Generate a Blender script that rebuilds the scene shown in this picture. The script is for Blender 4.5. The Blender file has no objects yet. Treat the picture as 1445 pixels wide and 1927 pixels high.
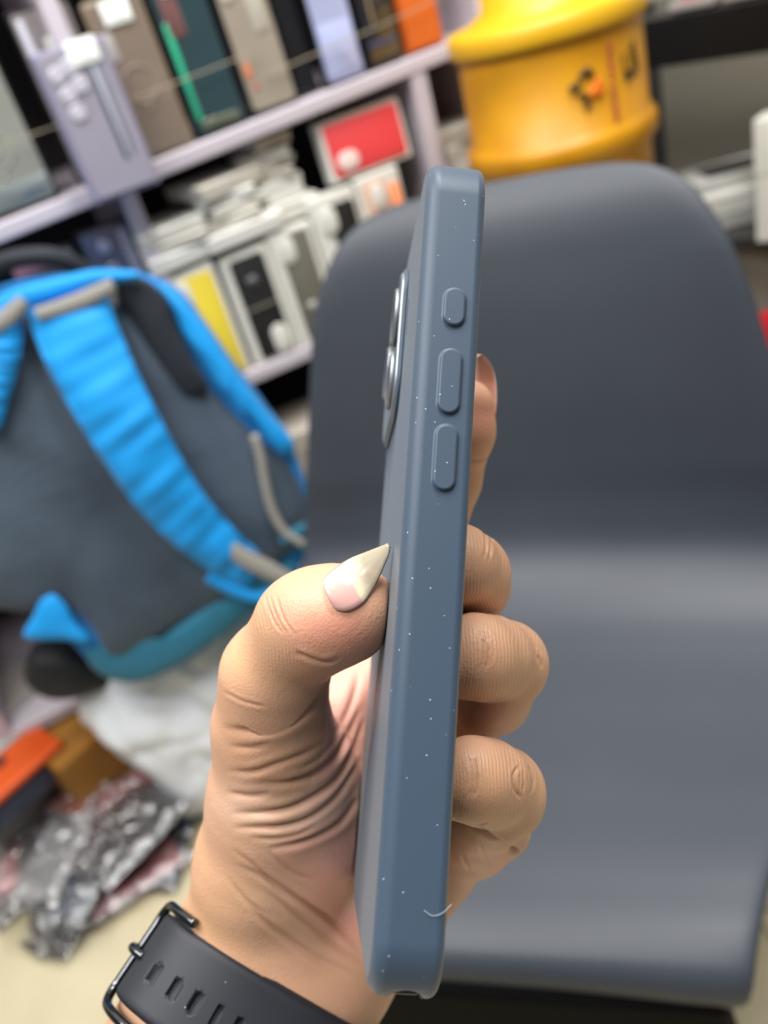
import bpy, bmesh, math, random
import numpy as np
from mathutils import Vector, Matrix
random.seed(7); rng = np.random.default_rng(7)
SC = bpy.context.scene
# ------------------------------------------------------------------ camera
F, CX, CY = 1560.0, 722.5, 963.5            # focal length in pixels of the 1445x1927 frame
PIT, ROL, CAMH = math.radians(32), math.radians(17.5), 1.03
fw = np.array([0, math.cos(PIT), -math.sin(PIT)])
_u0 = np.array([0, math.sin(PIT), math.cos(PIT)]); _r0 = np.array([1.0, 0, 0])
rt = math.cos(ROL) * _r0 - math.sin(ROL) * _u0
up = math.sin(ROL) * _r0 + math.cos(ROL) * _u0
O = np.array([0, 0, CAMH])
cd = bpy.data.cameras.new('camera'); cam = bpy.data.objects.new('camera', cd)
SC.collection.objects.link(cam); SC.camera = cam
M3 = np.array([rt, up, -fw]).T               # camera axes -> world
cam.matrix_world = Matrix([[*M3[0], O[0]], [*M3[1], O[1]], [*M3[2], O[2]], [0, 0, 0, 1]])
cd.sensor_fit = 'HORIZONTAL'; cd.sensor_width = 26.0 * 1445 / F; cd.lens = 26.0
cd.clip_start = 0.01; cd.clip_end = 50
cd.dof.use_dof = True; cd.dof.focus_distance = 0.165; cd.dof.aperture_fstop = 26.0 / 2.7
# ------------------------------------------------------------------ world, lights, exposure
wd = bpy.data.worlds.new('world'); SC.world = wd; wd.use_nodes = True
bg = wd.node_tree.nodes['Background']; bg.inputs[0].default_value = (0.93, 0.97, 1.0, 1); bg.inputs[1].default_value = 0.17
def area(name, loc, size, power, target=(0, 0.6, 0.6), col=(1, 0.98, 0.95), sy=None):
    l = bpy.data.lights.new(name, 'AREA'); l.shape = 'RECTANGLE'; l.size = size; l.size_y = sy or size
    l.energy = power; l.color = col
    o = bpy.data.objects.new(name, l); SC.collection.objects.link(o); o.location = loc
    d = Vector(target) - Vector(loc); o.rotation_euler = d.to_track_quat('-Z', 'Y').to_euler(); return o
area('ceiling_lamp', (-0.50, -0.25, 2.45), 1.3, 22, (-0.2, 0.5, 0.5), sy=0.30)
area('ceiling_lamp', (0.48, 0.62, 2.45), 1.3, 46, (0.35, 0.55, 0.4), sy=0.30)
area('ceiling_lamp', (-0.75, 0.50, 2.45), 1.2, 30, (-0.5, 0.85, 0.4), sy=0.30)
SC.view_settings.view_transform = 'Standard'; SC.view_settings.look = 'None'
SC.view_settings.exposure = 0.0; SC.view_settings.gamma = 1; SC.view_settings.use_curve_mapping = False
SC.cycles.use_denoising = True; SC.cycles.max_bounces = 8
# ------------------------------------------------------------------ geometry helpers
def ray(x, y): return fw + rt * (x - CX) / F - up * (y - CY) / F
def Wp(x, y, d): return O + ray(x, y) * d
def atz(x, y, z): r = ray(x, y); return O + r * ((z - CAMH) / r[2])
def onplane(x, y, p0, n): r = ray(x, y); return O + r * (((p0 - O) @ n) / (r @ n))
def cs(x, y, dmm):                            # camera-space millimetres
    return np.array([(x - CX) / F * dmm, -(y - CY) / F * dmm, -dmm])
def c2w(v): return np.asarray(v, float) * 0.001 @ M3.T + O
YAW = math.radians(18)
RP = np.array([0.044, 1.264, 0]); RD = np.array([math.cos(YAW), math.sin(YAW), 0]); RN = np.array([-RD[1], RD[0], 0])
def rk(s, t, z): return RP + RD * s + RN * t + np.array([0, 0, z])
Z = np.array([0, 0, 1.0])
# ------------------------------------------------------------------ materials
def lin(c):
    return tuple(((x / 255) / 12.92 if x / 255 <= 0.04045 else ((x / 255 + 0.055) / 1.055) ** 2.4) for x in c)
def mat(name, rgb, rough=0.5, metal=0.0, var=0.0, vscale=20, bump=0.0, bscale=200, spec=0.5, coat=0.0, trans=0.0, alpha=1.0, sss=0.0, emit=0.0, rgb2=None, bdist=0.001, sheen=0.0):
    m = bpy.data.materials.new(name); m.use_nodes = True; nt = m.node_tree; b = nt.nodes['Principled BSDF']
    c = lin(rgb) + (1,)
    b.inputs['Base Color'].default_value = c; b.inputs['Roughness'].default_value = rough; b.inputs['Metallic'].default_value = metal
    b.inputs['Specular IOR Level'].default_value = spec; b.inputs['Coat Weight'].default_value = coat; b.inputs['Coat Roughness'].default_value = 0.08
    b.inputs['Transmission Weight'].default_value = trans; b.inputs['Alpha'].default_value = alpha
    b.inputs['Subsurface Weight'].default_value = sss; b.inputs['Sheen Weight'].default_value = sheen
    if emit: b.inputs['Emission Color'].default_value = c; b.inputs['Emission Strength'].default_value = emit
    tc = nt.nodes.new('ShaderNodeTexCoord')
    if var:
        n = nt.nodes.new('ShaderNodeTexNoise'); n.inputs['Scale'].default_value = vscale; n.inputs['Detail'].default_value = 6
        nt.links.new(tc.outputs['Object'], n.inputs['Vector'])
        r = nt.nodes.new('ShaderNodeValToRGB'); r.color_ramp.elements[0].position = 0.3; r.color_ramp.elements[1].position = 0.7
        c2 = lin(rgb2) if rgb2 else tuple(x * (1 - var) for x in c[:3])
        r.color_ramp.elements[0].color = c2 + (1,); r.color_ramp.elements[1].color = c
        nt.links.new(n.outputs[0], r.inputs[0]); nt.links.new(r.outputs[0], b.inputs['Base Color'])
    if bump:
        n = nt.nodes.new('ShaderNodeTexNoise'); n.inputs['Scale'].default_value = bscale; n.inputs['Detail'].default_value = 4
        nt.links.new(tc.outputs['Object'], n.inputs['Vector'])
        bp = nt.nodes.new('ShaderNodeBump'); bp.inputs['Strength'].default_value = bump; bp.inputs['Distance'].default_value = bdist
        nt.links.new(n.outputs[0], bp.inputs['Height']); nt.links.new(bp.outputs[0], b.inputs['Normal'])
    return m
# ------------------------------------------------------------------ object helpers
def link(o, parent=None):
    SC.collection.objects.link(o)
    if parent is not None:
        bpy.context.view_layer.update()
        o.parent = parent; o.matrix_parent_inverse = Matrix.Translation(parent.location).inverted() if parent.rotation_euler[:] == (0, 0, 0) else parent.matrix_world.inverted()
    return o
def obj(name, verts, faces, m=None, parent=None, smooth=True, origin=None):
    v = np.asarray(verts, float)
    if origin is None: origin = (v.min(0) + v.max(0)) / 2; origin[2] = v[:, 2].min()
    me = bpy.data.meshes.new(name)
    me.from_pydata((v - origin).tolist(), [], [list(map(int, f)) for f in faces]); me.update()
    if smooth: me.polygons.foreach_set('use_smooth', [True] * len(me.polygons))
    if m: me.materials.append(m)
    o = bpy.data.objects.new(name, me); o.location = origin
    return link(o, parent)
def fromnp(name, v, q, m, parent=None, origin=None):
    origin = (v.min(0) + v.max(0)) / 2 if origin is None else origin
    me = bpy.data.meshes.new(name)
    me.vertices.add(len(v)); me.vertices.foreach_set('co', (v - origin).astype(np.float32).ravel())
    k = q.shape[1]; me.loops.add(q.size); me.loops.foreach_set('vertex_index', q.astype(np.int32).ravel())
    me.polygons.add(len(q)); me.polygons.foreach_set('loop_start', np.arange(0, q.size, k, dtype=np.int32))
    me.polygons.foreach_set('use_smooth', np.ones(len(q), dtype=bool)); me.update(calc_edges=True)
    if m: me.materials.append(m)
    o = bpy.data.objects.new(name, me); o.location = origin; return link(o, parent)
def empty(name, loc):
    o = bpy.data.objects.new(name, None); o.location = loc; o.empty_display_size = 0.02; return link(o)
def tag(o, label, cat, group=None):
    o['label'] = label; o['category'] = cat
    if group: o['group'] = group
    return o
def struct(o): o['kind'] = 'structure'; return o
def boxmesh(c, ax, ay, az, hx, hy, hz, bev=0.0, seg=2):
    """box with centre c, unit axes, half sizes -> verts (world), faces; rounded edges"""
    bm = bmesh.new(); bmesh.ops.create_cube(bm, size=2)
    for v in bm.verts: v.co = Vector((v.co.x * hx, v.co.y * hy, v.co.z * hz))
    if bev > 0: bmesh.ops.bevel(bm, geom=list(bm.edges), offset=min(bev, hx * .9, hy * .9, hz * .9), segments=seg, profile=0.5, affect='EDGES')
    V = np.array([v.co[:] for v in bm.verts]); Fc = [[v.index for v in f.verts] for f in bm.faces]; bm.free()
    return V @ np.array([ax, ay, az]) + np.asarray(c), Fc
def box(name, c, ax, ay, az, hx, hy, hz, m, parent=None, bev=0.002, smooth=True, seg=2):
    v, f = boxmesh(c, ax, ay, az, hx, hy, hz, bev, seg); o = obj(name, v, f, m, parent, smooth=False)
    if smooth and bev: wn(o)
    return o
def wn(o):
    o.data.polygons.foreach_set('use_smooth', [True] * len(o.data.polygons))
    md = o.modifiers.new('normals', 'WEIGHTED_NORMAL'); md.keep_sharp = True
def join(parts):
    V, Fc, k = [], [], 0
    for v, f in parts: V.append(np.asarray(v)); Fc += [[i + k for i in g] for g in f]; k += len(v)
    return np.vstack(V), Fc
def prism(pts, ax, ay, n, c, t0, t1, bev=0.0):
    """2D polygon extruded along n from t0 to t1; optional rounded rims"""
    pts = np.asarray(pts, float); N = len(pts); cen = pts.mean(0); rows = []
    prof = [(0, t0), (0, t1)] if bev <= 0 else [(bev, t0), (bev * .3, t0 + bev * .3), (0, t0 + bev), (0, t1 - bev), (bev * .3, t1 - bev * .3), (bev, t1)]
    for ins, t in prof:
        d = cen - pts; L = np.linalg.norm(d, axis=1, keepdims=True); p = pts + d / np.maximum(L, 1e-9) * ins
        rows.append(np.asarray(c) + p[:, :1] * ax + p[:, 1:] * ay + n * t)
    V = np.vstack(rows); Fc = []
    for r in range(len(rows) - 1):
        for i in range(N): j = (i + 1) % N; Fc.append([r * N + i, r * N + j, (r + 1) * N + j, (r + 1) * N + i])
    Fc.append(list(range(N))[::-1]); Fc.append([(len(rows) - 1) * N + i for i in range(N)])
    return V, Fc
def rrect(w, h, r, n=6, cx=0, cy=0):
    P = []
    for qx, qy, a0 in ((1, 1, 0), (-1, 1, 90), (-1, -1, 180), (1, -1, 270)):
        for k in range(n + 1):
            a = math.radians(a0 + 90 * k / n); P.append((cx + qx * (w / 2 - r) + r * math.cos(a), cy + qy * (h / 2 - r) + r * math.sin(a)))
    return P
def tube(path, r, n=12, closed=False, caps=True):
    P = np.asarray(path, float); N = len(P); rr = np.full(N, r) if np.isscalar(r) else np.asarray(r)
    T = np.gradient(P, axis=0) if not closed else np.roll(P, -1, 0) - np.roll(P, 1, 0)
    T /= np.linalg.norm(T, axis=1, keepdims=True); a = np.array([0, 0, 1.0]) if abs(T[0][2]) < .9 else np.array([1.0, 0, 0])
    V = []; u = np.cross(T[0], a); u /= np.linalg.norm(u)
    for i in range(N):
        u = u - T[i] * (u @ T[i]); u /= np.linalg.norm(u); w = np.cross(T[i], u)
        for k in range(n): th = 2 * math.pi * k / n; V.append(P[i] + rr[i] * (math.cos(th) * u + math.sin(th) * w))
    Fc = []; M = N if closed else N - 1
    for i in range(M):
        for k in range(n): a0 = i * n; b0 = ((i + 1) % N) * n; Fc.append([a0 + k, a0 + (k + 1) % n, b0 + (k + 1) % n, b0 + k])
    if not closed and caps: Fc.append(list(range(n))[::-1]); Fc.append([(N - 1) * n + k for k in range(n)])
    return np.array(V), Fc
def spline(P, n=60):
    P = np.asarray(P, float); t = np.concatenate([[0], np.cumsum(np.linalg.norm(np.diff(P, axis=0), axis=1))]); s = np.linspace(0, t[-1], n)
    m = np.gradient(P, t, axis=0); out = []
    for x in s:
        i = min(max(np.searchsorted(t, x) - 1, 0), len(t) - 2); h = t[i + 1] - t[i]; u = (x - t[i]) / h
        out.append((2*u**3-3*u**2+1)*P[i] + (u**3-2*u**2+u)*h*m[i] + (-2*u**3+3*u**2)*P[i+1] + (u**3-u**2)*h*m[i+1])
    return np.array(out)
def closed_spline(P, n=90):
    P = np.asarray(P, float); k = 3; Q = np.vstack([P[-k:], P, P[:k + 1]]); t = np.concatenate([[0], np.cumsum(np.linalg.norm(np.diff(Q, axis=0), axis=1))])
    m = np.gradient(Q, t, axis=0); s = np.linspace(t[k], t[k + len(P)], n, endpoint=False); out = []
    for x in s:
        i = min(max(np.searchsorted(t, x, side='right') - 1, 0), len(t) - 2); h = t[i + 1] - t[i]; u = (x - t[i]) / h
        out.append((2*u**3-3*u**2+1)*Q[i] + (u**3-2*u**2+u)*h*m[i] + (-2*u**3+3*u**2)*Q[i+1] + (u**3-u**2)*h*m[i+1])
    return np.array(out)
def wob(p, s, seed=0):                       # cheap smooth pseudo-noise, vectorised, about -1..1
    p = np.asarray(p, float) * s; a = seed * 1.7
    return (np.sin(p[..., 0] * 1.3 + 2.1 * np.sin(p[..., 1] * .9 + a) + a) + np.sin(p[..., 1] * 1.7 + 1.7 * np.sin(p[..., 2] * 1.1 + a * 2)) + np.sin(p[..., 2] * 1.5 + 1.9 * np.sin(p[..., 0] * 1.2 - a))) / 3
def pillow(out2, c, ax, ay, n, tf, tb, rings=14, power=0.5, disp=None, n_out=90, smooth_outline=True):
    """closed outline (2D) inflated to both sides: tf towards -n (front), tb towards +n"""
    P = closed_spline(out2, n_out) if smooth_outline else np.asarray(out2, float)
    N = len(P); cen = P.mean(0); V = []; Fc = []
    fr = [math.sin(math.pi / 2 * k / rings) for k in range(1, rings + 1)][::-1]
    def layer(side, f):
        q = cen + (P - cen) * f; h = (1 - f ** 2.6) ** power
        z = -tf * h if side < 0 else tb * h
        return np.asarray(c) + q[:, :1] * ax + q[:, 1:] * ay + n * z
    V.append(layer(-1, fr[0]))
    for f in fr[1:]: V.append(layer(-1, f))
    nf = len(fr); V.append(layer(-1, 0)[:1]); ci = nf * N
    for r in range(nf - 1):
        for i in range(N): j = (i + 1) % N; Fc.append([r * N + i, (r + 1) * N + i, (r + 1) * N + j, r * N + j])
    for i in range(N): Fc.append([(nf - 1) * N + i, ci, (nf - 1) * N + (i + 1) % N])
    base = ci + 1
    for f in fr[1:]: V.append(layer(1, f))
    V.append(layer(1, 0)[:1])
    for r in range(nf - 1):
        a = (lambda i: i) if r == 0 else (lambda i, r=r: base + (r - 1) * N + i)
        for i in range(N): j = (i + 1) % N; Fc.append([a(i), a(j), base + r * N + j, base + r * N + i])
    cj = base + (nf - 1) * N
    for i in range(N): Fc.append([base + (nf - 2) * N + i, base + (nf - 2) * N + (i + 1) % N, cj])
    V = np.vstack(V)
    if disp is not None: V = V + disp(V)
    return V, Fc
def ribbon(path, widths, sides, nrm, th=0.004, arch=0.0, nseg=60, nw=10, puck=0.0, pf=40, seed=1):
    """padded band along a 3D path; sides = unit width directions"""
    P = spline(path, nseg); Wd = np.interp(np.linspace(0, 1, nseg), np.linspace(0, 1, len(widths)), widths)
    S = spline(sides, nseg) if np.ndim(sides) == 2 else np.tile(sides, (nseg, 1)); S = S / np.linalg.norm(S, axis=1, keepdims=True)
    V = []; Fc = []; K = nw + 1
    for side in (1, -1):
        for i in range(nseg):
            for k in range(K):
                u = k / nw * 2 - 1; h = th * (1 - abs(u) ** 4) ** .5
                s_ = i / nseg * 110; pk = puck * .6 * (math.sin(s_ * .50 + u * 1.8 + 1.6 * math.sin(s_ * .11 + seed)) + .8 * math.sin(s_ * .21 - u * 2.6 + seed) + .5 * math.sin(s_ * .93 + u)) * (1 - u * u * .3)
                V.append(P[i] + S[i] * Wd[i] / 2 * u + nrm * (side * h + arch * (1 - u * u) + (pk if side > 0 else 0)))
    off = nseg * K
    for i in range(nseg - 1):
        for k in range(nw):
            a = i * K + k; Fc.append([a, a + 1, a + K + 1, a + K]); b = off + a; Fc.append([b, b + K, b + K + 1, b + 1])
        for k in (0, nw):
            a = i * K + k; q = [a, a + K, off + a + K, off + a]; Fc.append(q if k == 0 else q[::-1])
    for i in (0, nseg - 1):
        for k in range(nw): a = i * K + k; q = [a, off + a, off + a + 1, a + 1]; Fc.append(q if i == 0 else q[::-1])
    return np.array(V), Fc
# ------------------------------------------------------------------ phone pose (camera metres), used by hand and phone
PP = np.array([0.0095166, -0.0033689, -0.1526743]); PV = np.array([-0.217953, 0.0634044, -0.0820697])
PL, PW, PT, PR = 0.1626, 0.079, 0.0122, 0.0115
def rodr(v):
    a = np.linalg.norm(v); k = v / a; K = np.array([[0, -k[2], k[1]], [k[2], 0, -k[0]], [-k[1], k[0], 0]])
    return np.eye(3) + math.sin(a) * K + (1 - math.cos(a)) * K @ K
PM = rodr(PV)
def ph(q): return (np.asarray(q, float) @ PM.T + PP) @ M3.T + O          # phone local -> world
# ================================================================== HAND
def smin(a, b, k):
    h = np.clip(0.5 + 0.5 * (b - a) / k, 0, 1); return b + (a - b) * h - k * h * (1 - h)
def seg(X, a, b, ra, rb):
    ab = b - a; t = np.clip(((X - a) @ ab) / (ab @ ab), 0, 1)
    return np.linalg.norm(X - (a + t[..., None] * ab), axis=-1) - (ra + (rb - ra) * t)
RES = 0.75
lo = np.array([-104.0, -200.0, -276.0]); hi = np.array([72.0, 48.0, -140.0])
gx = [np.arange(lo[i], hi[i], RES, dtype=np.float32) for i in range(3)]
GS = tuple(len(g) for g in gx)
def field(chain, k):
    """smooth union of tapered segments: chain = [(p, q, rp, rq), ...] with points in camera mm"""
    f = np.full(GS, 40.0, np.float32)
    for a, b, ra, rb in chain:
        m = max(ra, rb) + 9; l = np.minimum(a, b) - m; h = np.maximum(a, b) + m
        sl = tuple(slice(max(0, int((l[i] - lo[i]) / RES)), min(GS[i], max(0, int((h[i] - lo[i]) / RES) + 1))) for i in range(3))
        if any(s.stop <= s.start for s in sl): continue
        X = np.stack(np.meshgrid(*[gx[i][sl[i]] for i in range(3)], indexing='ij'), -1)
        f[sl] = smin(f[sl], seg(X, a, b, ra, rb).astype(np.float32), k)
    return f
def ch(*pts):                                # (px, py, depth mm, radius mm) ... -> segments
    P = [(cs(x, y, d), r) for x, y, d, r in pts]
    return [(P[i][0], P[i + 1][0], P[i][1], P[i + 1][1]) for i in range(len(P) - 1)]
def nudge(c, dv): return [(a + dv, b + dv, ra, rb) for a, b, ra, rb in c]
FA = np.array([-.47, -.78, .40]); FA /= np.linalg.norm(FA)
def arm(p, r0, spread=0.0):
    q0 = cs(*p); sd = np.array([.85, -.53, 0]) * spread
    P = [(q0, r0), (q0 + FA * 24 + sd * .25, r0 + 1.0), (q0 + FA * 48 + sd * .6, r0 + 2.6), (q0 + FA * 90 + sd, r0 + 5.2)]
    return [(P[i][0], P[i + 1][0], P[i][1], P[i + 1][1]) for i in range(3)]
forearm = arm((462, 1775, 226), 18.0, -4) + arm((612, 1832, 228), 17.5, 5) + arm((536, 1800, 226), 18.8)
thenar = ch((462, 1775, 226, 17.6), (497, 1620, 220, 17.0), (520, 1500, 212, 16.2), (512, 1370, 202, 13.3)) + ch((560, 1700, 226, 15), (585, 1560, 222, 16), (560, 1430, 214, 14))
palm = (ch((540, 1760, 230, 16), (650, 1500, 236, 14), (735, 1265, 250, 11)) + ch((580, 1770, 232, 16), (700, 1520, 240, 14), (800, 1245, 252, 11))
        + ch((612, 1800, 232, 16), (740, 1560, 240, 14), (862, 1345, 247, 11)) + ch((640, 1800, 230, 15.5), (720, 1700, 232, 15.5), (800, 1615, 234, 13), (850, 1560, 238, 11)))
web = ch((560, 1440, 220, 10), (640, 1340, 236, 8.5), (725, 1270, 248, 9)) + ch((560, 1520, 224, 11), (690, 1400, 240, 11))
thumb = ch((512, 1365, 202, 13.0), (517, 1270, 193, 11.2), (570, 1178, 183, 9.3), (604, 1162, 179, 9.0), (656, 1150, 176.5, 7.7), (676, 1142, 176, 6.6))
thumb += nudge(ch((596, 1178, 180, 8.3), (662, 1160, 179, 7.2)), np.array([0, 0, -1.5]))
index = ch((740, 1262, 250, 10.5), (798, 1050, 240, 9.6), (848, 905, 226, 7.9), (873, 810, 218, 7.9), (881, 764, 216, 6.7))
mid_a = ch((800, 1245, 252, 10.5), (850, 1200, 232, 10), (884, 1100, 206, 9.6)); mid_b = ch((884, 1098, 206, 9.6), (880, 1080, 190, 9.2), (858, 1062, 181, 8.4), (826, 1050, 184, 7.4))
ring_a = ch((862, 1345, 247, 10.5), (925, 1310, 222, 9.8), (950, 1252, 197, 9.9)); ring_b = ch((948, 1246, 196, 9.7), (918, 1238, 183, 9.0), (892, 1236, 176, 8.6), (862, 1240, 176, 7.6))
pink_a = ch((835, 1590, 236, 11.0), (895, 1545, 212, 10.0), (942, 1500, 186, 9.8)); pink_b = ch((945, 1484, 183, 9.2), (912, 1472, 174, 8.5), (885, 1466, 169, 7.9), (850, 1470, 170, 7.0))
pink_web = ch((790, 1620, 236, 11), (900, 1590, 220, 7.5), (945, 1560, 205, 7.0))
base = field(forearm + thenar + palm + web + thumb, 7.0)
body = smin(base, field(index, 3.0), 5.0)
D = body
for a_, b_, k_ in ((mid_a, mid_b, 5.0), (ring_a, ring_b, 5.0), (pink_a + pink_web, pink_b, 5.0)):
    fa = field(a_, 3.5); fb = field(b_, 3.0); D = np.minimum(D, smin(smin(base, fa, k_), fb, 2.6))
# the case presses into the skin: keep the hand outside the phone
X = np.stack(np.meshgrid(*gx, indexing='ij'), -1)
q = (X * 0.001 - PP.astype(np.float32)) @ PM.astype(np.float32)
dx = np.abs(q[..., 0]) - PT / 2; dz = np.maximum(q[..., 2], -q[..., 2] - PW); dy = np.abs(q[..., 1]) - PL / 2
pd = np.maximum(np.maximum(dx, dz), dy) * 1000
out = np.sqrt(np.maximum(dx, 0) ** 2 + np.maximum(dz, 0) ** 2 + np.maximum(dy, 0) ** 2) * 1000
pd = np.where(pd > 0, out, pd) - 0.12
D = -smin(-D, pd, 0.6)
del X, q, dx, dy, dz, out, pd
D[0], D[-1], D[:, 0], D[:, -1], D[:, :, 0], D[:, :, -1] = 5, 5, 5, 5, 5, 5
def surface_nets(f):
    S = f < 0; n = np.array(f.shape); c = [slice(0, -1), slice(1, None)]
    cnt = sum(S[c[i], c[j], c[k]].astype(np.int8) for i in (0, 1) for j in (0, 1) for k in (0, 1))
    cells = np.argwhere((cnt > 0) & (cnt < 8)); idx = -np.ones(n - 1, np.int64); idx[tuple(cells.T)] = np.arange(len(cells))
    acc = np.zeros((len(cells), 3)); num = np.zeros(len(cells))
    off = [(i, j, k) for i in (0, 1) for j in (0, 1) for k in (0, 1)]
    val = {o: f[cells[:, 0] + o[0], cells[:, 1] + o[1], cells[:, 2] + o[2]] for o in off}
    for a in off:
        for ax in range(3):
            if a[ax]: continue
            b = list(a); b[ax] = 1; b = tuple(b); va, vb = val[a], val[b]; m = (va < 0) != (vb < 0)
            t = np.where(m, va / np.where(m, va - vb, 1), 0); P = np.tile(np.array(a, float), (len(cells), 1)); P[:, ax] = t
            acc[m] += P[m]; num[m] += 1
    V = cells + acc / num[:, None]; Q = []
    for ax in range(3):
        u, w = (ax + 1) % 3, (ax + 2) % 3; sA = [slice(None)] * 3; sB = [slice(None)] * 3; sA[ax] = slice(0, -1); sB[ax] = slice(1, None)
        e = np.argwhere(S[tuple(sA)] != S[tuple(sB)]); e = e[(e[:, u] > 0) & (e[:, w] > 0)]
        g = lambda du, dw: idx[tuple((e - np.eye(3, dtype=int)[u] * du - np.eye(3, dtype=int)[w] * dw).T)]
        qd = np.stack([g(1, 1), g(0, 1), g(0, 0), g(1, 0)], 1); ins = S[tuple(e.T)]; qd[~ins] = qd[~ins][:, ::-1]; Q.append(qd)
    Q = np.vstack(Q); Q = Q[(Q >= 0).all(1)]; return V, Q
V, Q = surface_nets(D); V = V * RES + lo
ed = np.unique(np.sort(np.vstack([Q[:, [0, 1]], Q[:, [1, 2]], Q[:, [2, 3]], Q[:, [3, 0]]]), axis=1), axis=0)
def smooth_mesh(V, ed, it):
    deg = np.bincount(ed.ravel(), minlength=len(V)).astype(float)
    for k in range(it):
        lam = 0.6 if k % 2 == 0 else -0.62
        S = np.zeros_like(V)
        for j in range(3): S[:, j] = np.bincount(ed[:, 0], V[ed[:, 1], j], len(V)) + np.bincount(ed[:, 1], V[ed[:, 0], j], len(V))
        V = V + lam * (S / deg[:, None] - V)
    return V
V = smooth_mesh(V, ed, 10)
# keep the largest connected piece (one continuous body)
lab = np.arange(len(V))
for _ in range(400):
    m = np.minimum(lab[ed[:, 0]], lab[ed[:, 1]]); l2 = lab.copy(); np.minimum.at(l2, ed[:, 0], m); np.minimum.at(l2, ed[:, 1], m); l2 = l2[l2]
    if (l2 == lab).all(): break
    lab = l2
# one refinement step so that creases resolve: split every quad in four (linear), then smooth
def refine(V, Q):
    e = np.sort(np.vstack([Q[:, [0, 1]], Q[:, [1, 2]], Q[:, [2, 3]], Q[:, [3, 0]]]), axis=1); ue, inv = np.unique(e, axis=0, return_inverse=True); inv = inv.ravel()
    n, k, nq = len(V), len(ue), len(Q); W_ = np.vstack([V, V[ue].mean(1), V[Q].mean(1)]); m = [n + inv[i * nq:(i + 1) * nq] for i in range(4)]; c = n + k + np.arange(nq)
    return W_, np.vstack([np.stack([Q[:, 0], m[0], c, m[3]], 1), np.stack([m[0], Q[:, 1], m[1], c], 1), np.stack([c, m[1], Q[:, 2], m[2]], 1), np.stack([m[3], c, m[2], Q[:, 3]], 1)])
keep = np.bincount(lab, minlength=len(V)).argmax(); kv = lab == keep; mp = -np.ones(len(V), int); mp[kv] = np.arange(kv.sum()); Q = mp[Q]; Q = Q[(Q >= 0).all(1)]; V = V[kv]
V, Q = refine(V, Q); ed = np.unique(np.sort(np.vstack([Q[:, [0, 1]], Q[:, [1, 2]], Q[:, [2, 3]], Q[:, [3, 0]]]), axis=1), axis=0); V = smooth_mesh(V, ed, 6)
fn = np.cross(V[Q[:, 2]] - V[Q[:, 0]], V[Q[:, 3]] - V[Q[:, 1]]); VN = np.zeros_like(V)
for i in range(4):
    for j in range(3): VN[:, j] += np.bincount(Q[:, i], fn[:, j], len(V))
VN /= np.linalg.norm(VN, axis=1, keepdims=True) + 1e-12
px = CX + F * V[:, 0] / -V[:, 2]; py = CY - F * V[:, 1] / -V[:, 2]; dp = -V[:, 2]
facing = np.clip(((VN * -V).sum(1) / np.linalg.norm(V, axis=1)) * 2.5 + .2, 0, 1)
def pdist(line):                              # distance (px) to a polyline and position along it 0..1
    P = spline(np.array(line, float), 40); best = np.full(len(V), 1e9); tt = np.zeros(len(V))
    lo_, hi_ = P.min(0) - 60, P.max(0) + 60; s = np.where((px > lo_[0]) & (px < hi_[0]) & (py > lo_[1]) & (py < hi_[1]))[0]; X = np.stack([px[s], py[s]], 1)
    b = best[s]; t_ = tt[s]
    for i in range(len(P) - 1):
        d = P[i + 1] - P[i]; t = np.clip(((X - P[i]) @ d) / (d @ d), 0, 1); r = np.linalg.norm(X - P[i] - t[:, None] * d, axis=1); w = r < b; b[w] = r[w]; t_[w] = (i + t[w]) / (len(P) - 1)
    best[s] = b; tt[s] = t_; return best, tt
disp = np.zeros(len(V)); crease = np.zeros(len(V))
def carve(line, wpx, dep, d0=150, d1=275, ends=0.15, dark=1.0):
    global disp, crease
    r, t = pdist(line); en = np.clip(np.minimum(t, 1 - t) / max(ends, 1e-6), 0, 1) if ends else 1
    g = np.exp(-(r / wpx) ** 2) * en * facing * ((dp > d0) & (dp < d1))
    ridge = np.exp(-((r - 2.3 * wpx) / (1.5 * wpx)) ** 2) * en * facing * ((dp > d0) & (dp < d1))
    disp -= dep * g; disp += dep * 0.30 * ridge; crease = np.maximum(crease, g * dark * min(1, dep / .8))
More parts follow.
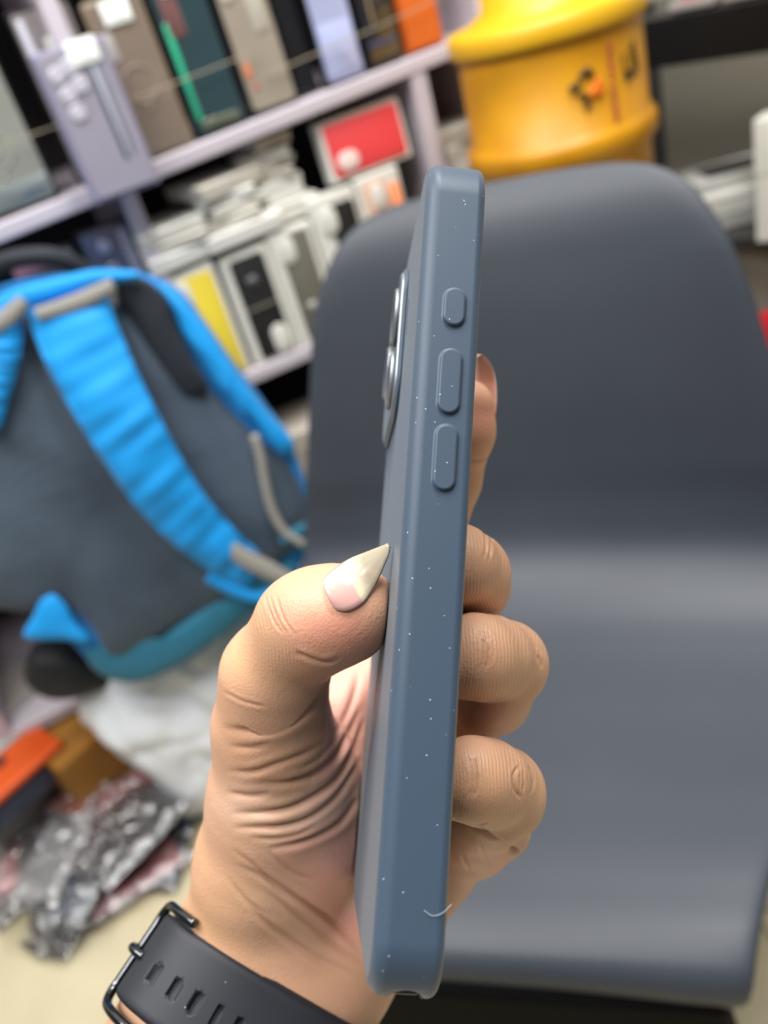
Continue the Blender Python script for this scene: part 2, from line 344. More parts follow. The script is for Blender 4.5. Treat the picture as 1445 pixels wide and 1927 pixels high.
palm_lines = [
 ([(417,1368),(457,1375),(508,1374),(543,1361),(577,1338),(600,1318),(613,1293),(617,1262)], 6.5, 1.25),
 ([(436,1332),(486,1347),(528,1346),(571,1333)], 4, .5), ([(450,1310),(500,1322),(560,1312),(590,1295)], 3.5, .3),
 ([(428,1404),(471,1407),(514,1396)], 5, .35), ([(424,1450),(471,1453),(520,1438),(571,1418),(617,1394)], 5, .7),
 ([(480,1475),(537,1473),(586,1458),(628,1424),(657,1378),(680,1325)], 5.5, 1.15),
 ([(423,1490),(471,1498),(514,1493)], 5, .55), ([(431,1530),(486,1530),(543,1521),(594,1495),(628,1470),(657,1430),(682,1390)], 5.5, 1.2),
 ([(434,1558),(486,1557),(528,1555),(577,1541),(617,1513),(651,1470),(679,1424)], 5, 1.0),
 ([(505,1597),(560,1587),(605,1570),(640,1547),(674,1500)], 5, 1.15), ([(470,1575),(520,1578),(560,1570),(600,1550)], 4, .45),
 ([(620,1400),(650,1350),(668,1300),(676,1250)], 6, .6), ([(640,1450),(668,1400),(684,1350)], 4.5, .6), ([(560,1450),(600,1425),(640,1380)], 4, .4),
 ([(434,1595),(486,1635),(528,1678),(575,1705)], 4, .4), ([(445,1625),(514,1660),(579,1705),(639,1748),(692,1812)], 5, .85), ([(500,1672),(570,1735),(650,1795),(705,1835)], 5, .5), ([(440,1668),(505,1740),(580,1800),(660,1850)], 5, .35),
 ([(464,1709),(539,1763),(619,1813),(680,1840)], 5, .35), ([(500,1600),(560,1645),(600,1660)], 4, .35), ([(560,1690),(620,1730),(670,1760)], 3.5, .25), ([(420,1640),(470,1700),(520,1730)], 4, .22)]
for L_, w_, d_ in palm_lines: carve(L_, w_ * 1.08, d_ * .88, 185, ends=.28)
# finger folds and knuckle wrinkles
for dx_ in (0, 9, 20): carve([(498 + dx_, 1118), (506 + dx_, 1145), (518 + dx_, 1172), (536 + dx_, 1196)], 2.6, .22, 150, 205)
carve([(556, 1226), (580, 1238), (612, 1246), (640, 1240)], 4, .5, 150, 205); carve([(420, 1300), (452, 1318), (500, 1330)], 3, .25)
for x0, d_ in ((908, .45), (917, .6), (924, .3)): carve([(x0 - 12, 1178), (x0, 1205), (x0 + 2, 1235), (x0 - 6, 1262)], 2.4, d_, 150, 215)
for x0, d_ in ((887, .4), (896, .45)): carve([(x0 - 6, 1420), (x0, 1450), (x0 + 1, 1480), (x0 - 8, 1505)], 2.6, d_, 150, 205)
for x0, d_ in ((912, .35), (921, .45)): carve([(x0 - 16, 985), (x0, 1005), (x0 + 2, 1030), (x0 - 2, 1055)], 2.4, d_, 150, 215)
carve([(978, 1440), (968, 1452), (966, 1472), (972, 1492), (982, 1502)], 2.6, .35, 150, 205); carve([(992, 1440), (1000, 1456), (1003, 1476), (996, 1496)], 2.6, .35, 150, 205); carve([(984, 1450), (986, 1470), (984, 1490)], 2, .25, 150, 205)
carve([(1012, 1232), (1018, 1245), (1020, 1258)], 3, .3, 150, 215); carve([(1000, 1200), (1012, 1222)], 2.5, .2, 150, 215)
carve([(872, 1533), (905, 1560), (940, 1585), (986, 1606)], 4.5, .9, 165, 240); carve([(900, 1590), (915, 1615), (925, 1640)], 3, .3, 180, 250); carve([(868, 1610), (885, 1640)], 3, .25, 180, 250)
carve([(884, 864), (900, 866), (918, 862)], 3.5, .35, 195, 240, 0.05)
# nail bed hollow on the thumb and soft irregular flesh
disp += 0.10 * wob(V, 0.12, 1) + 0.05 * wob(V, 0.35, 4)
V2 = V + VN * disp[:, None]
# pigment: tan back of fingers, pink palm and pads
def blob(x, y, r, d0=150, d1=280): return np.exp(-(((px - x) ** 2 + (py - y) ** 2) / r ** 2)) * ((dp > d0) & (dp < d1))
TAN = np.array(lin((203, 158, 125))); PINK = np.array(lin((232, 172, 158))); RED = np.array(lin((222, 138, 120))); PALE = np.array(lin((234, 200, 174))); BRN = np.array(lin((150, 98, 70))); OCH = np.array(lin((214, 168, 122)))
col = np.tile(TAN, (len(V), 1))
def paint(c, w):
    global col
    w = np.clip(w, 0, 1)[:, None]; col = col * (1 - w) + c * w
paint(PINK, .75 * np.clip(blob(600, 1440, 130, 195) + blob(640, 1650, 110, 195) + blob(650, 1290, 90, 205) + blob(560, 1370, 60, 195), 0, 1))
paint(RED, .5 * blob(610, 1680, 38, 195) + .35 * blob(660, 1740, 40, 195) + .3 * blob(520, 1440, 34, 195) + .4 * blob(560, 1600, 30, 195))
paint(PALE, .55 * blob(450, 1515, 55, 190) + .5 * blob(640, 1500, 55) + .35 * blob(540, 1570, 60) + .4 * blob(590, 1530, 40, 190) + .3 * blob(500, 1700, 90, 190) + .45 * blob(665, 1690, 26, 190))
paint(RED, .55 * np.clip(blob(660, 1190, 45, 150, 195) + .8 * blob(590, 1190, 50, 150, 195) + .9 * blob(905, 790, 50, 190, 235), 0, 1))
paint(PINK, .6 * np.clip(blob(910, 1620, 70, 190) + blob(930, 1350, 45, 190), 0, 1))
paint(OCH, .5 * np.clip(blob(450, 1240, 60) + blob(930, 1230, 40, 150, 215) + blob(930, 1470, 45, 150, 205) + blob(400, 1720, 120, 190), 0, 1))
paint(BRN, .30 * np.clip(blob(985, 1470, 20, 150, 205) + blob(912, 1225, 22, 150, 215) + blob(518, 1150, 22, 150, 200) + .8 * blob(890, 1450, 24, 150, 205), 0, 1))
mot = 0.5 + 0.5 * wob(V, 0.22, 9); paint(PINK, .18 * mot)
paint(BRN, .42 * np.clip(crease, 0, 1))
# fine-line direction masks for the shader: dorsal skin of the curled fingers and the thumb
dors = np.clip(blob(955, 1240, 75, 150, 225) + blob(950, 1465, 75, 150, 205) + blob(920, 1060, 70, 150, 225) + .5 * blob(510, 1190, 60, 150, 215), 0, 1)
org_h = c2w(cs(520, 1830, 226)[None])[0]
m = mat('skin', (205, 160, 124), 0.48, bump=0); nt = m.node_tree; b = nt.nodes['Principled BSDF']
at = nt.nodes.new('ShaderNodeAttribute'); at.attribute_name = 'pigment'; nt.links.new(at.outputs['Color'], b.inputs['Base Color'])
b.inputs['Subsurface Weight'].default_value = 0.12; b.inputs['Subsurface Radius'].default_value = (1.0, 0.35, 0.2); b.inputs['Subsurface Scale'].default_value = 0.0025
tc = nt.nodes.new('ShaderNodeTexCoord'); n1 = nt.nodes.new('ShaderNodeTexVoronoi'); n1.inputs['Scale'].default_value = 1500; nt.links.new(tc.outputs['Object'], n1.inputs[0])
n2 = nt.nodes.new('ShaderNodeTexNoise'); n2.inputs['Scale'].default_value = 420; n2.inputs['Detail'].default_value = 5; nt.links.new(tc.outputs['Object'], n2.inputs[0])
at2 = nt.nodes.new('ShaderNodeAttribute'); at2.attribute_name = 'fold_line'
wv = nt.nodes.new('ShaderNodeMath'); wv.operation = 'SINE'; nt.links.new(at2.outputs['Fac'], wv.inputs[0])
at3 = nt.nodes.new('ShaderNodeAttribute'); at3.attribute_name = 'dorsal'
mm = nt.nodes.new('ShaderNodeMath'); mm.operation = 'MULTIPLY'; nt.links.new(wv.outputs[0], mm.inputs[0]); nt.links.new(at3.outputs['Fac'], mm.inputs[1])
ml = nt.nodes.new('ShaderNodeMath'); ml.operation = 'MULTIPLY'; ml.inputs[1].default_value = 0.95; nt.links.new(mm.outputs[0], ml.inputs[0])
ad = nt.nodes.new('ShaderNodeMath'); nt.links.new(n1.outputs[0], ad.inputs[0]); nt.links.new(n2.outputs[0], ad.inputs[1])
ad2 = nt.nodes.new('ShaderNodeMath'); nt.links.new(ad.outputs[0], ad2.inputs[0]); nt.links.new(ml.outputs[0], ad2.inputs[1])
bp = nt.nodes.new('ShaderNodeBump'); bp.inputs['Strength'].default_value = 0.30; bp.inputs['Distance'].default_value = 0.00018
nt.links.new(ad2.outputs[0], bp.inputs['Height']); nt.links.new(bp.outputs[0], b.inputs['Normal'])
hand = fromnp('person', c2w(V2), Q, m, origin=org_h)
tag(hand, 'person: left hand and forearm holding the blue phone edge-on between thumb and curled fingers', 'person')
ca = hand.data.color_attributes.new('pigment', 'FLOAT_COLOR', 'POINT'); ca.data.foreach_set('color', np.hstack([col, np.ones((len(col), 1))]).astype(np.float32).ravel())
# fold_line: arc-like coordinate across the finger so the fine lines run around it
fl = (px + 0.0016 * (py - np.where(py < 1120, 1070, np.where(py < 1350, 1235, 1470))) ** 2) * 0.95 + 1.4 * wob(V, 0.5, 3) + 1.5 * wob(V, 0.15, 5)
for nm, arr in (('fold_line', fl), ('dorsal', dors * facing)):
    a_ = hand.data.attributes.new(nm, 'FLOAT', 'POINT'); a_.data.foreach_set('value', arr.astype(np.float32))
# ---- fingernails (children of the hand)
def nail(rows, nrm, thick, bulge, m, name='fingernail', tipcol=None):
    """rows: (left point, right point) in camera mm; arched across"""
    R_ = len(rows); K = 13; top = []
    A = spline(np.array([r[0] for r in rows]), 26); B = spline(np.array([r[1] for r in rows]), 26)
    for i in range(26):
        for k in range(K):
            u = k / (K - 1); top.append(A[i] * (1 - u) + B[i] * u + nrm * bulge * np.linalg.norm(B[i] - A[i]) * (1 - (2 * u - 1) ** 2))
    top = np.array(top); bot = top - nrm * thick; Vv = np.vstack([top, bot]); Fc = []; off = 26 * K
    for i in range(25):
        for k in range(K - 1):
            a = i * K + k; Fc.append([a, a + 1, a + K + 1, a + K]); Fc.append([off + a, off + a + K, off + a + K + 1, off + a + 1])
        for k in (0, K - 1): a = i * K + k; Fc.append([a, a + K, off + a + K, off + a])
    for i in (0, 25):
        for k in range(K - 1): a = i * K + k; Fc.append([a, a + 1, off + a + 1, off + a])
    bm = bmesh.new(); vs = [bm.verts.new(p) for p in Vv]; [bm.faces.new([vs[j] for j in f]) for f in Fc]; bmesh.ops.recalc_face_normals(bm, faces=bm.faces)
    Fc = [[v.index for v in f.verts] for f in bm.faces] if not bm.verts.index_update() else Fc; bm.free()
    o = obj(name, c2w(Vv), Fc, m, hand); t = np.tile(np.repeat(np.linspace(0, 1, 26), K), 2)
    a_ = o.data.attributes.new('along', 'FLOAT', 'POINT'); a_.data.foreach_set('value', t.astype(np.float32)); 
    a_ = o.data.attributes.new('across', 'FLOAT', 'POINT'); a_.data.foreach_set('value', np.tile(np.tile(np.linspace(0, 1, K), 26), 2).astype(np.float32)); return o
def nail_mat(name, c_in, c_edge, c_tip, split, tip_trans):
    m = mat(name, c_in, 0.22, coat=0.6); nt = m.node_tree; b = nt.nodes['Principled BSDF']
    a = nt.nodes.new('ShaderNodeAttribute'); a.attribute_name = 'along'; a2 = nt.nodes.new('ShaderNodeAttribute'); a2.attribute_name = 'across'
    n = nt.nodes.new('ShaderNodeTexNoise'); n.inputs['Scale'].default_value = 900; t = nt.nodes.new('ShaderNodeTexCoord'); nt.links.new(t.outputs['Object'], n.inputs[0])
    s = nt.nodes.new('ShaderNodeMath'); s.operation = 'MULTIPLY_ADD'; s.inputs[1].default_value = 0.22; nt.links.new(a2.outputs['Fac'], s.inputs[0]); nt.links.new(a.outputs['Fac'], s.inputs[2])
    s2 = nt.nodes.new('ShaderNodeMath'); s2.operation = 'MULTIPLY_ADD'; s2.inputs[1].default_value = 0.06; nt.links.new(n.outputs[0], s2.inputs[0]); nt.links.new(s.outputs[0], s2.inputs[2])
    r = nt.nodes.new('ShaderNodeValToRGB'); e = r.color_ramp.elements; e[0].position = 0.0; e[0].color = lin(c_in) + (1,); e[1].position = 1.0; e[1].color = lin(c_tip) + (1,)
    for p_, c_ in ((split - .02, c_in), (split + .01, c_edge), (split + .07, c_edge), (split + .14, c_tip)): x = r.color_ramp.elements.new(p_); x.color = lin(c_) + (1,)
    nt.links.new(s2.outputs[0], r.inputs[0]); nt.links.new(r.outputs[0], b.inputs['Base Color'])
    r2 = nt.nodes.new('ShaderNodeValToRGB'); r2.color_ramp.elements[0].position = split + .02; r2.color_ramp.elements[0].color = (0, 0, 0, 1); r2.color_ramp.elements[1].position = split + .2; r2.color_ramp.elements[1].color = (tip_trans,) * 3 + (1,)
    nt.links.new(s2.outputs[0], r2.inputs[0]); nt.links.new(r2.outputs[0], b.inputs['Transmission Weight']); return m
NM = nail_mat('acrylic_nail', (216, 168, 160), (214, 200, 168), (204, 192, 168), 0.56, 0.5)
nn = np.array([-0.42, 0.50, 0.75]); nn /= np.linalg.norm(nn)
def surf(x, y):                                # front surface depth of the hand near a pixel
    s = (np.abs(px - x) < 7) & (np.abs(py - y) < 7) & (facing > .25) & (dp < 215)
    return dp[s].min() if s.any() else None
# thumbnail outline rows from cuticle to point: (upper-left edge, lower-right edge)
trows = [((611, 1108), (629, 1146)), ((607, 1096), (648, 1149)), ((614, 1082), (668, 1142)), ((628, 1070), (684, 1130)), ((645, 1058), (697, 1112)), ((664, 1048), (707, 1095)), ((684, 1040), (716, 1076)), ((704, 1032), (724, 1058)), ((720, 1026), (731, 1040)), ((729, 1022), (733, 1026))]
TND = []
for a, b_ in trows[:5]:
    sa = surf(a[0] + 8, a[1] + 8) or 172; sb = surf(b_[0] - 3, b_[1] - 3) or 170; TND.append((sa - .35 - (.4 if len(TND) < 2 else 0), sb - .8))
d4 = TND[-1]
for k_ in range(1, 6): TND.append((d4[0] + (171.6 - d4[0]) * k_ / 5, d4[1] + (171.2 - d4[1]) * k_ / 5))
tn = nail([(cs(a[0], a[1], d[0]), cs(b_[0], b_[1], d[1])) for (a, b_), d in zip(trows, TND)], nn, 0.45, 0.17, NM); tn['label'] = 'long pointed acrylic thumbnail, pink with a clear grown-out tip'
IM = nail_mat('index_nail', (214, 140, 96), (244, 186, 146), (252, 212, 198), 0.36, 0.0)
# the index nail lies behind the fingertip: its underside shows above and beside the flesh
irows = [((876, 785), (931, 790)), ((876, 765), (934, 768)), ((877, 740), (935, 745)), ((879, 712), (933, 716)), ((883, 692), (929, 698)), ((888, 679), (922, 683)), ((894, 671), (914, 673)), ((900, 667), (908, 667))]
iN = np.array([0.30, 0.05, -0.95]); iN /= np.linalg.norm(iN)
inl = nail([(cs(a[0], a[1], 222 - 0.3 * i), cs(b_[0], b_[1], 219 - .3 * i)) for i, (a, b_) in enumerate(irows)], iN, 0.5, 0.16, IM); inl['label'] = 'long rounded nail of the index finger, seen from beneath'
# ================================================================== PHONE in silicone case
def speck(m, dens=0.06, scale=900, size=0.22):
    """dust on rubber: scattered pale specks"""
    nt = m.node_tree; b = nt.nodes['Principled BSDF']; tc = nt.nodes.new('ShaderNodeTexCoord')
    v = nt.nodes.new('ShaderNodeTexVoronoi'); v.inputs['Scale'].default_value = scale; nt.links.new(tc.outputs['Object'], v.inputs['Vector'])
    lt = nt.nodes.new('ShaderNodeMath'); lt.operation = 'LESS_THAN'; lt.inputs[1].default_value = size; nt.links.new(v.outputs['Distance'], lt.inputs[0])
    sp = nt.nodes.new('ShaderNodeSeparateColor'); nt.links.new(v.outputs['Color'], sp.inputs[0])
    l2 = nt.nodes.new('ShaderNodeMath'); l2.operation = 'LESS_THAN'; l2.inputs[1].default_value = dens; nt.links.new(sp.outputs[0], l2.inputs[0])
    mu = nt.nodes.new('ShaderNodeMath'); mu.operation = 'MULTIPLY'; nt.links.new(lt.outputs[0], mu.inputs[0]); nt.links.new(l2.outputs[0], mu.inputs[1])
    mf = nt.nodes.new('ShaderNodeMath'); mf.operation = 'MULTIPLY'; mf.inputs[1].default_value = .75; nt.links.new(mu.outputs[0], mf.inputs[0])
    mx = nt.nodes.new('ShaderNodeMix'); mx.data_type = 'RGBA'; mx.inputs[6].default_value = b.inputs['Base Color'].default_value[:]; mx.inputs[7].default_value = lin((176, 186, 192)) + (1,)
    nt.links.new(mf.outputs[0], mx.inputs[0]); nt.links.new(mx.outputs[2], b.inputs['Base Color'])
SIL = mat('navy_silicone', (55, 72, 90), 0.48, bump=0.05, bscale=3000, bdist=0.0001, spec=0.4, sheen=0.13); speck(SIL, .045, 1150, .17)
def slab(outline_fn, prof):
    """closed loops of an outline at several thickness positions; prof = [(x, inset)]"""
    rows = [outline_fn(ins) for _, ins in prof]; N = len(rows[0]); V = []; Fc = []
    for (x, _), r in zip(prof, rows): V += [(x, y, z) for z, y in r]
    for r in range(len(prof) - 1):
        for i in range(N): j = (i + 1) % N; Fc.append([r * N + i, r * N + j, (r + 1) * N + j, (r + 1) * N + i])
    Fc.append(list(range(N))[::-1]); Fc.append([(len(prof) - 1) * N + i for i in range(N)]); return np.array(V), Fc
def ol(ins): return rrect(PW - 2 * ins, PL - 2 * ins, max(PR - ins, .001), 14, cx=-PW / 2)
h = PT / 2; rb, rf = 0.0030, 0.0018
prof = [(-h + rb * (1 - math.sin(a)), rb * (1 - math.cos(a))) for a in np.linspace(math.pi / 2, 0, 9)] + [(h - rf * (1 - math.sin(a)), rf * (1 - math.cos(a))) for a in np.linspace(0, math.pi / 2, 7)]
phone = empty('smartphone', ph((0, 0, -PW / 2))); tag(phone, 'smartphone in a matte slate blue silicone case, held upright and seen side-on', 'phone')
v, f = slab(ol, prof)
case = obj('silicone_case', ph(v), f, SIL, phone); wn(case)
# opening for the charging port on the bottom edge
cv, cf = prism(rrect(0.0058, 0.058, 0.0027, 8), np.array([1.0, 0, 0]), np.array([0, 0, 1.0]), np.array([0, 1.0, 0]), np.array([0.0006, 0, -0.0328]), -PL / 2 - 0.003, -PL / 2 + 0.0046)
cut = obj('cutter', ph(cv), cf, None, None, smooth=False)
bm = bmesh.new(); bm.from_mesh(cut.data); bmesh.ops.recalc_face_normals(bm, faces=bm.faces); bm.to_mesh(cut.data); bm.free()
bm = bmesh.new(); bm.from_mesh(case.data); bmesh.ops.recalc_face_normals(bm, faces=bm.faces); bm.to_mesh(case.data); bm.free()
X_, Y_, Z_ = np.eye(3)
def apply_bool(o, cutter):
    md = o.modifiers.new('b', 'BOOLEAN'); md.object = cutter; md.operation = 'DIFFERENCE'; md.solver = 'EXACT'
    keep = [x for x in o.modifiers if x.name != 'b']
    for x in keep: o.modifiers.remove(x)
    dg = bpy.context.evaluated_depsgraph_get(); me = bpy.data.meshes.new_from_object(o.evaluated_get(dg)); o.modifiers.clear(); o.data = me; bpy.data.objects.remove(cutter)
apply_bool(case, cut); wn(case)
for (y0, y1) in ((0.0407, 0.0486), (0.0227, 0.0358), (0.0076, 0.0204)):
    L_ = y1 - y0; rows = []; w_ = 0.0042
    for t_, ins in ((-0.0003, -0.00045), (0.00002, -0.00045), (0.00004, 0), (0.00045, 0.0), (0.0007, 0.00012), (0.0008, 0.00045)): rows.append([(x, y, t_) for x, y in rrect(w_ - 2 * ins, L_ - 2 * ins, w_ / 2 - ins - 1e-5, 10, 0.0009, (y0 + y1) / 2)])
    N = len(rows[0]); V_ = np.vstack(rows); Fc = []
    for r in range(1, len(rows) - 1):
        for i in range(N): j = (i + 1) % N; Fc.append([r * N + i, r * N + j, (r + 1) * N + j, (r + 1) * N + i])
    Fc.append([(len(rows) - 1) * N + i for i in range(N)]); o = obj('side_button', ph(V_), Fc, SIL, phone); wn(o)
v, f = boxmesh((.0006, -PL / 2 + .0023, -.0335), X_, Y_, Z_, .0027, .0013, .0262, .0008, 2); PORT = mat('port_shade', (12, 13, 16), .3); obj('port_shade_block', ph(v), f, PORT, phone)  # dark block set in the opening, its colour giving the pocket's shade
GL = mat('screen_glass', (8, 9, 12), 0.08, coat=1.0); MT = mat('camera_ring_metal', (150, 156, 162), 0.42, metal=.7); MD = mat('lens_glass', (6, 7, 10), 0.05, coat=1)
v, f = slab(lambda i: rrect(PW - .007 - 2 * i, PL - .007 - 2 * i, .009, 8, cx=-PW / 2), [(h - .0004, 0), (h + .00005, .0), (h + .00015, .0003)]); obj('screen', ph(v), f, GL, phone, smooth=False)
ic = (-0.0555, 0.0555)                          # island centre (z, y)
def isl(w, hh, r): return lambda i: rrect(w - 2 * i, hh - 2 * i, r, 10, cx=ic[0], cy=ic[1])
v, f = slab(isl(.0405, .0400, .0095), [(-h + .0003, 0), (-h - .0006, 0), (-h - .0010, .0004)]); o = obj('camera_surround', ph(v), f, SIL, phone); wn(o)
v, f = slab(isl(.0385, .0380, .0088), [(-h - .0006, 0), (-h - .0013, 0), (-h - .0016, .0004), (-h - .0016, .0012), (-h - .0012, .0014)]); o = obj('camera_plate', ph(v), f, MT, phone); wn(o)
for cz, cy_ in ((.0085, .0085), (.0085, -.0085), (-.0085, 0)):
    v, f = slab(lambda i: [((ic[0] + cz) + (.0073 - i) * math.cos(a), ic[1] + cy_ + (.0073 - i) * math.sin(a)) for a in np.linspace(0, 2 * math.pi, 40, endpoint=False)], [(-h - .0012, 0), (-h - .0023, 0), (-h - .0026, .0004), (-h - .0026, .0011), (-h - .0022, .0012)]); lr = obj('lens_ring', ph(v), f, MT, phone); wn(lr)
    v, f = slab(lambda i: [((ic[0] + cz) + (.0060 - i) * math.cos(a), ic[1] + cy_ + (.0060 - i) * math.sin(a)) for a in np.linspace(0, 2 * math.pi, 40, endpoint=False)], [(-h - .0020, 0), (-h - .0023, 0), (-h - .0025, .001)]); obj('lens', ph(v), f, MD, lr, smooth=False)
# slit near the camera and a hair stuck to the lower edge
v, f = slab(lambda i: rrect(.0007, .009, .0003, 4, cx=-.030, cy=.0565), [(-h + .0001, 0), (-h - .00008, 0)]); obj('slot', ph(v), f, GL, phone, smooth=False)
HR = mat('hair', (150, 162, 172), 0.5)
v, f = tube(spline(ph([(.0020, -.0648, .00012), (.0034, -.0655, .0003), (.0050, -.0650, .0004), (.0066, -.0636, .0000)]), 24), 0.00006, 6); o = obj('stray_hair', v, f, HR, phone)
# ================================================================== WRISTWATCH strap on the forearm
WB = mat('black_rubber', (34, 37, 44), 0.55, bump=0.06, bscale=2500, bdist=0.0001, spec=0.4); speck(WB, 0.03, 500, .1); WBM = mat('gunmetal', (92, 94, 98), 0.18, metal=1.0)
fa_dir = FA.copy()
e1 = cs(720, 1892, 229) - cs(350, 1700, 227); e1 -= fa_dir * (e1 @ fa_dir); e1 /= np.linalg.norm(e1)   # radial -> ulnar
e2 = np.cross(e1, fa_dir); e2 = e2 if e2[2] > 0 else -e2                                        # towards the viewer
RA0, RB0 = 29.4, 18.6
WC = cs(536, 1800, 226.5) + fa_dir * 15.5
_ph = np.linspace(-math.pi, math.pi, 1441); _e = 2 / 2.7
_sx = RA0 * np.sign(np.sin(_ph)) * np.abs(np.sin(_ph)) ** _e; _sy = RB0 * np.sign(np.cos(_ph)) * np.abs(np.cos(_ph)) ** _e
_al = np.concatenate([[0], np.cumsum(np.hypot(np.diff(_sx), np.diff(_sy)))]); PER = _al[-1]; _al = _al - PER / 2
_tx, _ty = np.gradient(_sx), np.gradient(_sy); _tn = np.hypot(_tx, _ty) + 1e-9; _nx, _ny = -_ty / _tn, _tx / _tn
_k = np.ones(41) / 41; _nx = np.convolve(np.r_[_nx[-21:-1], _nx, _nx[1:21]], _k, 'valid'); _ny = np.convolve(np.r_[_ny[-21:-1], _ny, _ny[1:21]], _k, 'valid')
if (_nx * _sx + _ny * _sy).mean() < 0: _nx, _ny = -_nx, -_ny
def wr(p, s, lift=0.0):                       # p: millimetres round the wrist, 0 = facing the viewer, negative = thumb side
    p = (p + PER / 2) % PER - PER / 2; g = lambda a: np.interp(p, _al, a); k = 1.03 + .0022 * s
    return WC + fa_dir * s + e1 * (g(_sx) * k + g(_nx) * lift) + e2 * (g(_sy) * k + g(_ny) * lift)
watch = empty('wristwatch', c2w(wr(0.0, 0)[None])[0]); tag(watch, 'black rubber watch strap with a dark metal loop buckle, worn on the wrist', 'watch')
def band(phis, s0, s1, l0, l1, taper=None):
    rows = []; 
    for p_ in phis:
        w = 1.0 if taper is None else taper(p_)
        sm, hw = (s0 + s1) / 2, (s1 - s0) / 2 * w
        rows.append([wr(p_, sm - hw, l0(p_)), wr(p_, sm - hw, l1(p_) - .35), wr(p_, sm - hw + .45, l1(p_)), wr(p_, sm, l1(p_)), wr(p_, sm + hw - .45, l1(p_)), wr(p_, sm + hw, l1(p_) - .35), wr(p_, sm + hw, l0(p_)), wr(p_, sm, l0(p_))])
    return rows
def loft(rows, closed=False):
    N = len(rows[0]); V_ = np.vstack(rows); Fc = []; M_ = len(rows) if closed else len(rows) - 1
    for r in range(M_):
        q_ = (r + 1) % len(rows)
        for i in range(N): j = (i + 1) % N; Fc.append([r * N + i, r * N + j, q_ * N + j, q_ * N + i])
    if not closed: Fc.append(list(range(N))[::-1]); Fc.append([(len(rows) - 1) * N + i for i in range(N)])
    return V_, Fc
# inner layer runs all the way round, outer layer starts at the buckle and carries the holes
v, f = loft(band(np.linspace(-PER / 2, PER / 2, 150, endpoint=False), -11.2, 11.2, lambda p: 0.1, lambda p: 2.0), True); o = obj('strap', c2w(v), f, WB, watch); wn(o)
# outer layer: flat perforated strip first (u = arc angle, s), then bent over the wrist
ph0, ph1 = -35.0, 46.0; scl = 1.0
bm = bmesh.new(); nu, ns = 84, 18
def cube_grid():
    vs, fs = [], []
    for iz in (0, 1):
        for i in range(nu + 1):
            for k in range(ns + 1): vs.append(((ph0 + (ph1 - ph0) * i / nu) * scl, -10.6 + 21.2 * k / ns, iz * 2.1))
    o_ = (nu + 1) * (ns + 1); id_ = lambda i, k, z=0: z * o_ + i * (ns + 1) + k
    for i in range(nu):
        for k in range(ns): fs.append([id_(i, k), id_(i, k + 1), id_(i + 1, k + 1), id_(i + 1, k)]); fs.append([id_(i, k, 1), id_(i + 1, k, 1), id_(i + 1, k + 1, 1), id_(i, k + 1, 1)])
        for k in (0, ns): q_ = [id_(i, k), id_(i + 1, k), id_(i + 1, k, 1), id_(i, k, 1)]; fs.append(q_ if k == 0 else q_[::-1])
    for k in range(ns):
        for i in (0, nu): q_ = [id_(i, k), id_(i, k, 1), id_(i, k + 1, 1), id_(i, k + 1)]; fs.append(q_ if i == 0 else q_[::-1])
    return np.array(vs), fs
gv, gf = cube_grid(); outer = obj('strap_end', gv, gf, WB, None, origin=np.zeros(3))
cparts = []
for hp in np.arange(-26.5, 38, 5.2): cparts.append(prism(rrect(1.9, 5.4, .93, 6, hp * scl, 1.5), np.array([1.0, 0, 0]), np.array([0, 1.0, 0]), Z, np.zeros(3), .5, 3.0))
cvv, cff = join(cparts); cut = obj('cutter', cvv, cff, None, None, smooth=False, origin=np.zeros(3)); apply_bool(outer, cut)
mv = np.array([x.co[:] for x in outer.data.vertices]); nv = []
for x, y, z in mv:
    pp_ = x / scl; lift = 2.2 + .8 * math.exp(-((pp_ + 30) / 8.0) ** 2); edge = max(0, abs(y) - 9.9) / .7
    nv.append(wr(pp_, y, lift + z - (edge ** 2) * .5 * (z > 1)))
nv = c2w(np.array(nv)); oo = nv.mean(0); outer.data.vertices.foreach_set('co', (nv - oo).ravel()); outer.location = oo; outer.parent = watch; outer.matrix_parent_inverse = Matrix.Translation(watch.location).inverted(); outer.data.update(); wn(outer)
# buckle: C-shaped wire loop standing round the strap
bk = []
def bp_(phi, s, l): return wr(phi, s, l)
for t_ in np.linspace(0, 1, 8): bk.append(bp_(-24.5 - 8.5 * t_, -12.6, 5.6 - .5 * t_))
for t_ in np.linspace(0, math.pi / 2, 8)[1:]: bk.append(bp_(-33 - 4.2 * math.sin(t_), -12.6 + 4.2 * (1 - math.cos(t_)), 5.1))
for t_ in np.linspace(-8.0, 9.2, 12)[1:]: bk.append(bp_(-37.2, t_, 5.0))
for t_ in np.linspace(0, math.pi / 2, 8)[1:]: bk.append(bp_(-33 - 4.2 * math.cos(t_), 13.4 - 4.2 * (1 - math.sin(t_)), 5.1))
for t_ in np.linspace(0, 1, 8)[1:]: bk.append(bp_(-33 + 8.5 * t_, 13.4, 5.1 + .5 * t_))
bkp = np.array(bk); rad = np.full(len(bk), 1.15); v, f = tube(spline(bkp, 90), 1.2, 12); o = obj('buckle', c2w(v), f, WBM, watch)
v, f = tube(spline([bp_(-38.6, 0.5, 5.6), bp_(-36.8, .5, 6.9), bp_(-34.2, .5, 6.4), bp_(-32.4, .5, 4.6)], 20), 1.2, 10); obj('buckle_tongue', c2w(v), f, WBM, watch)
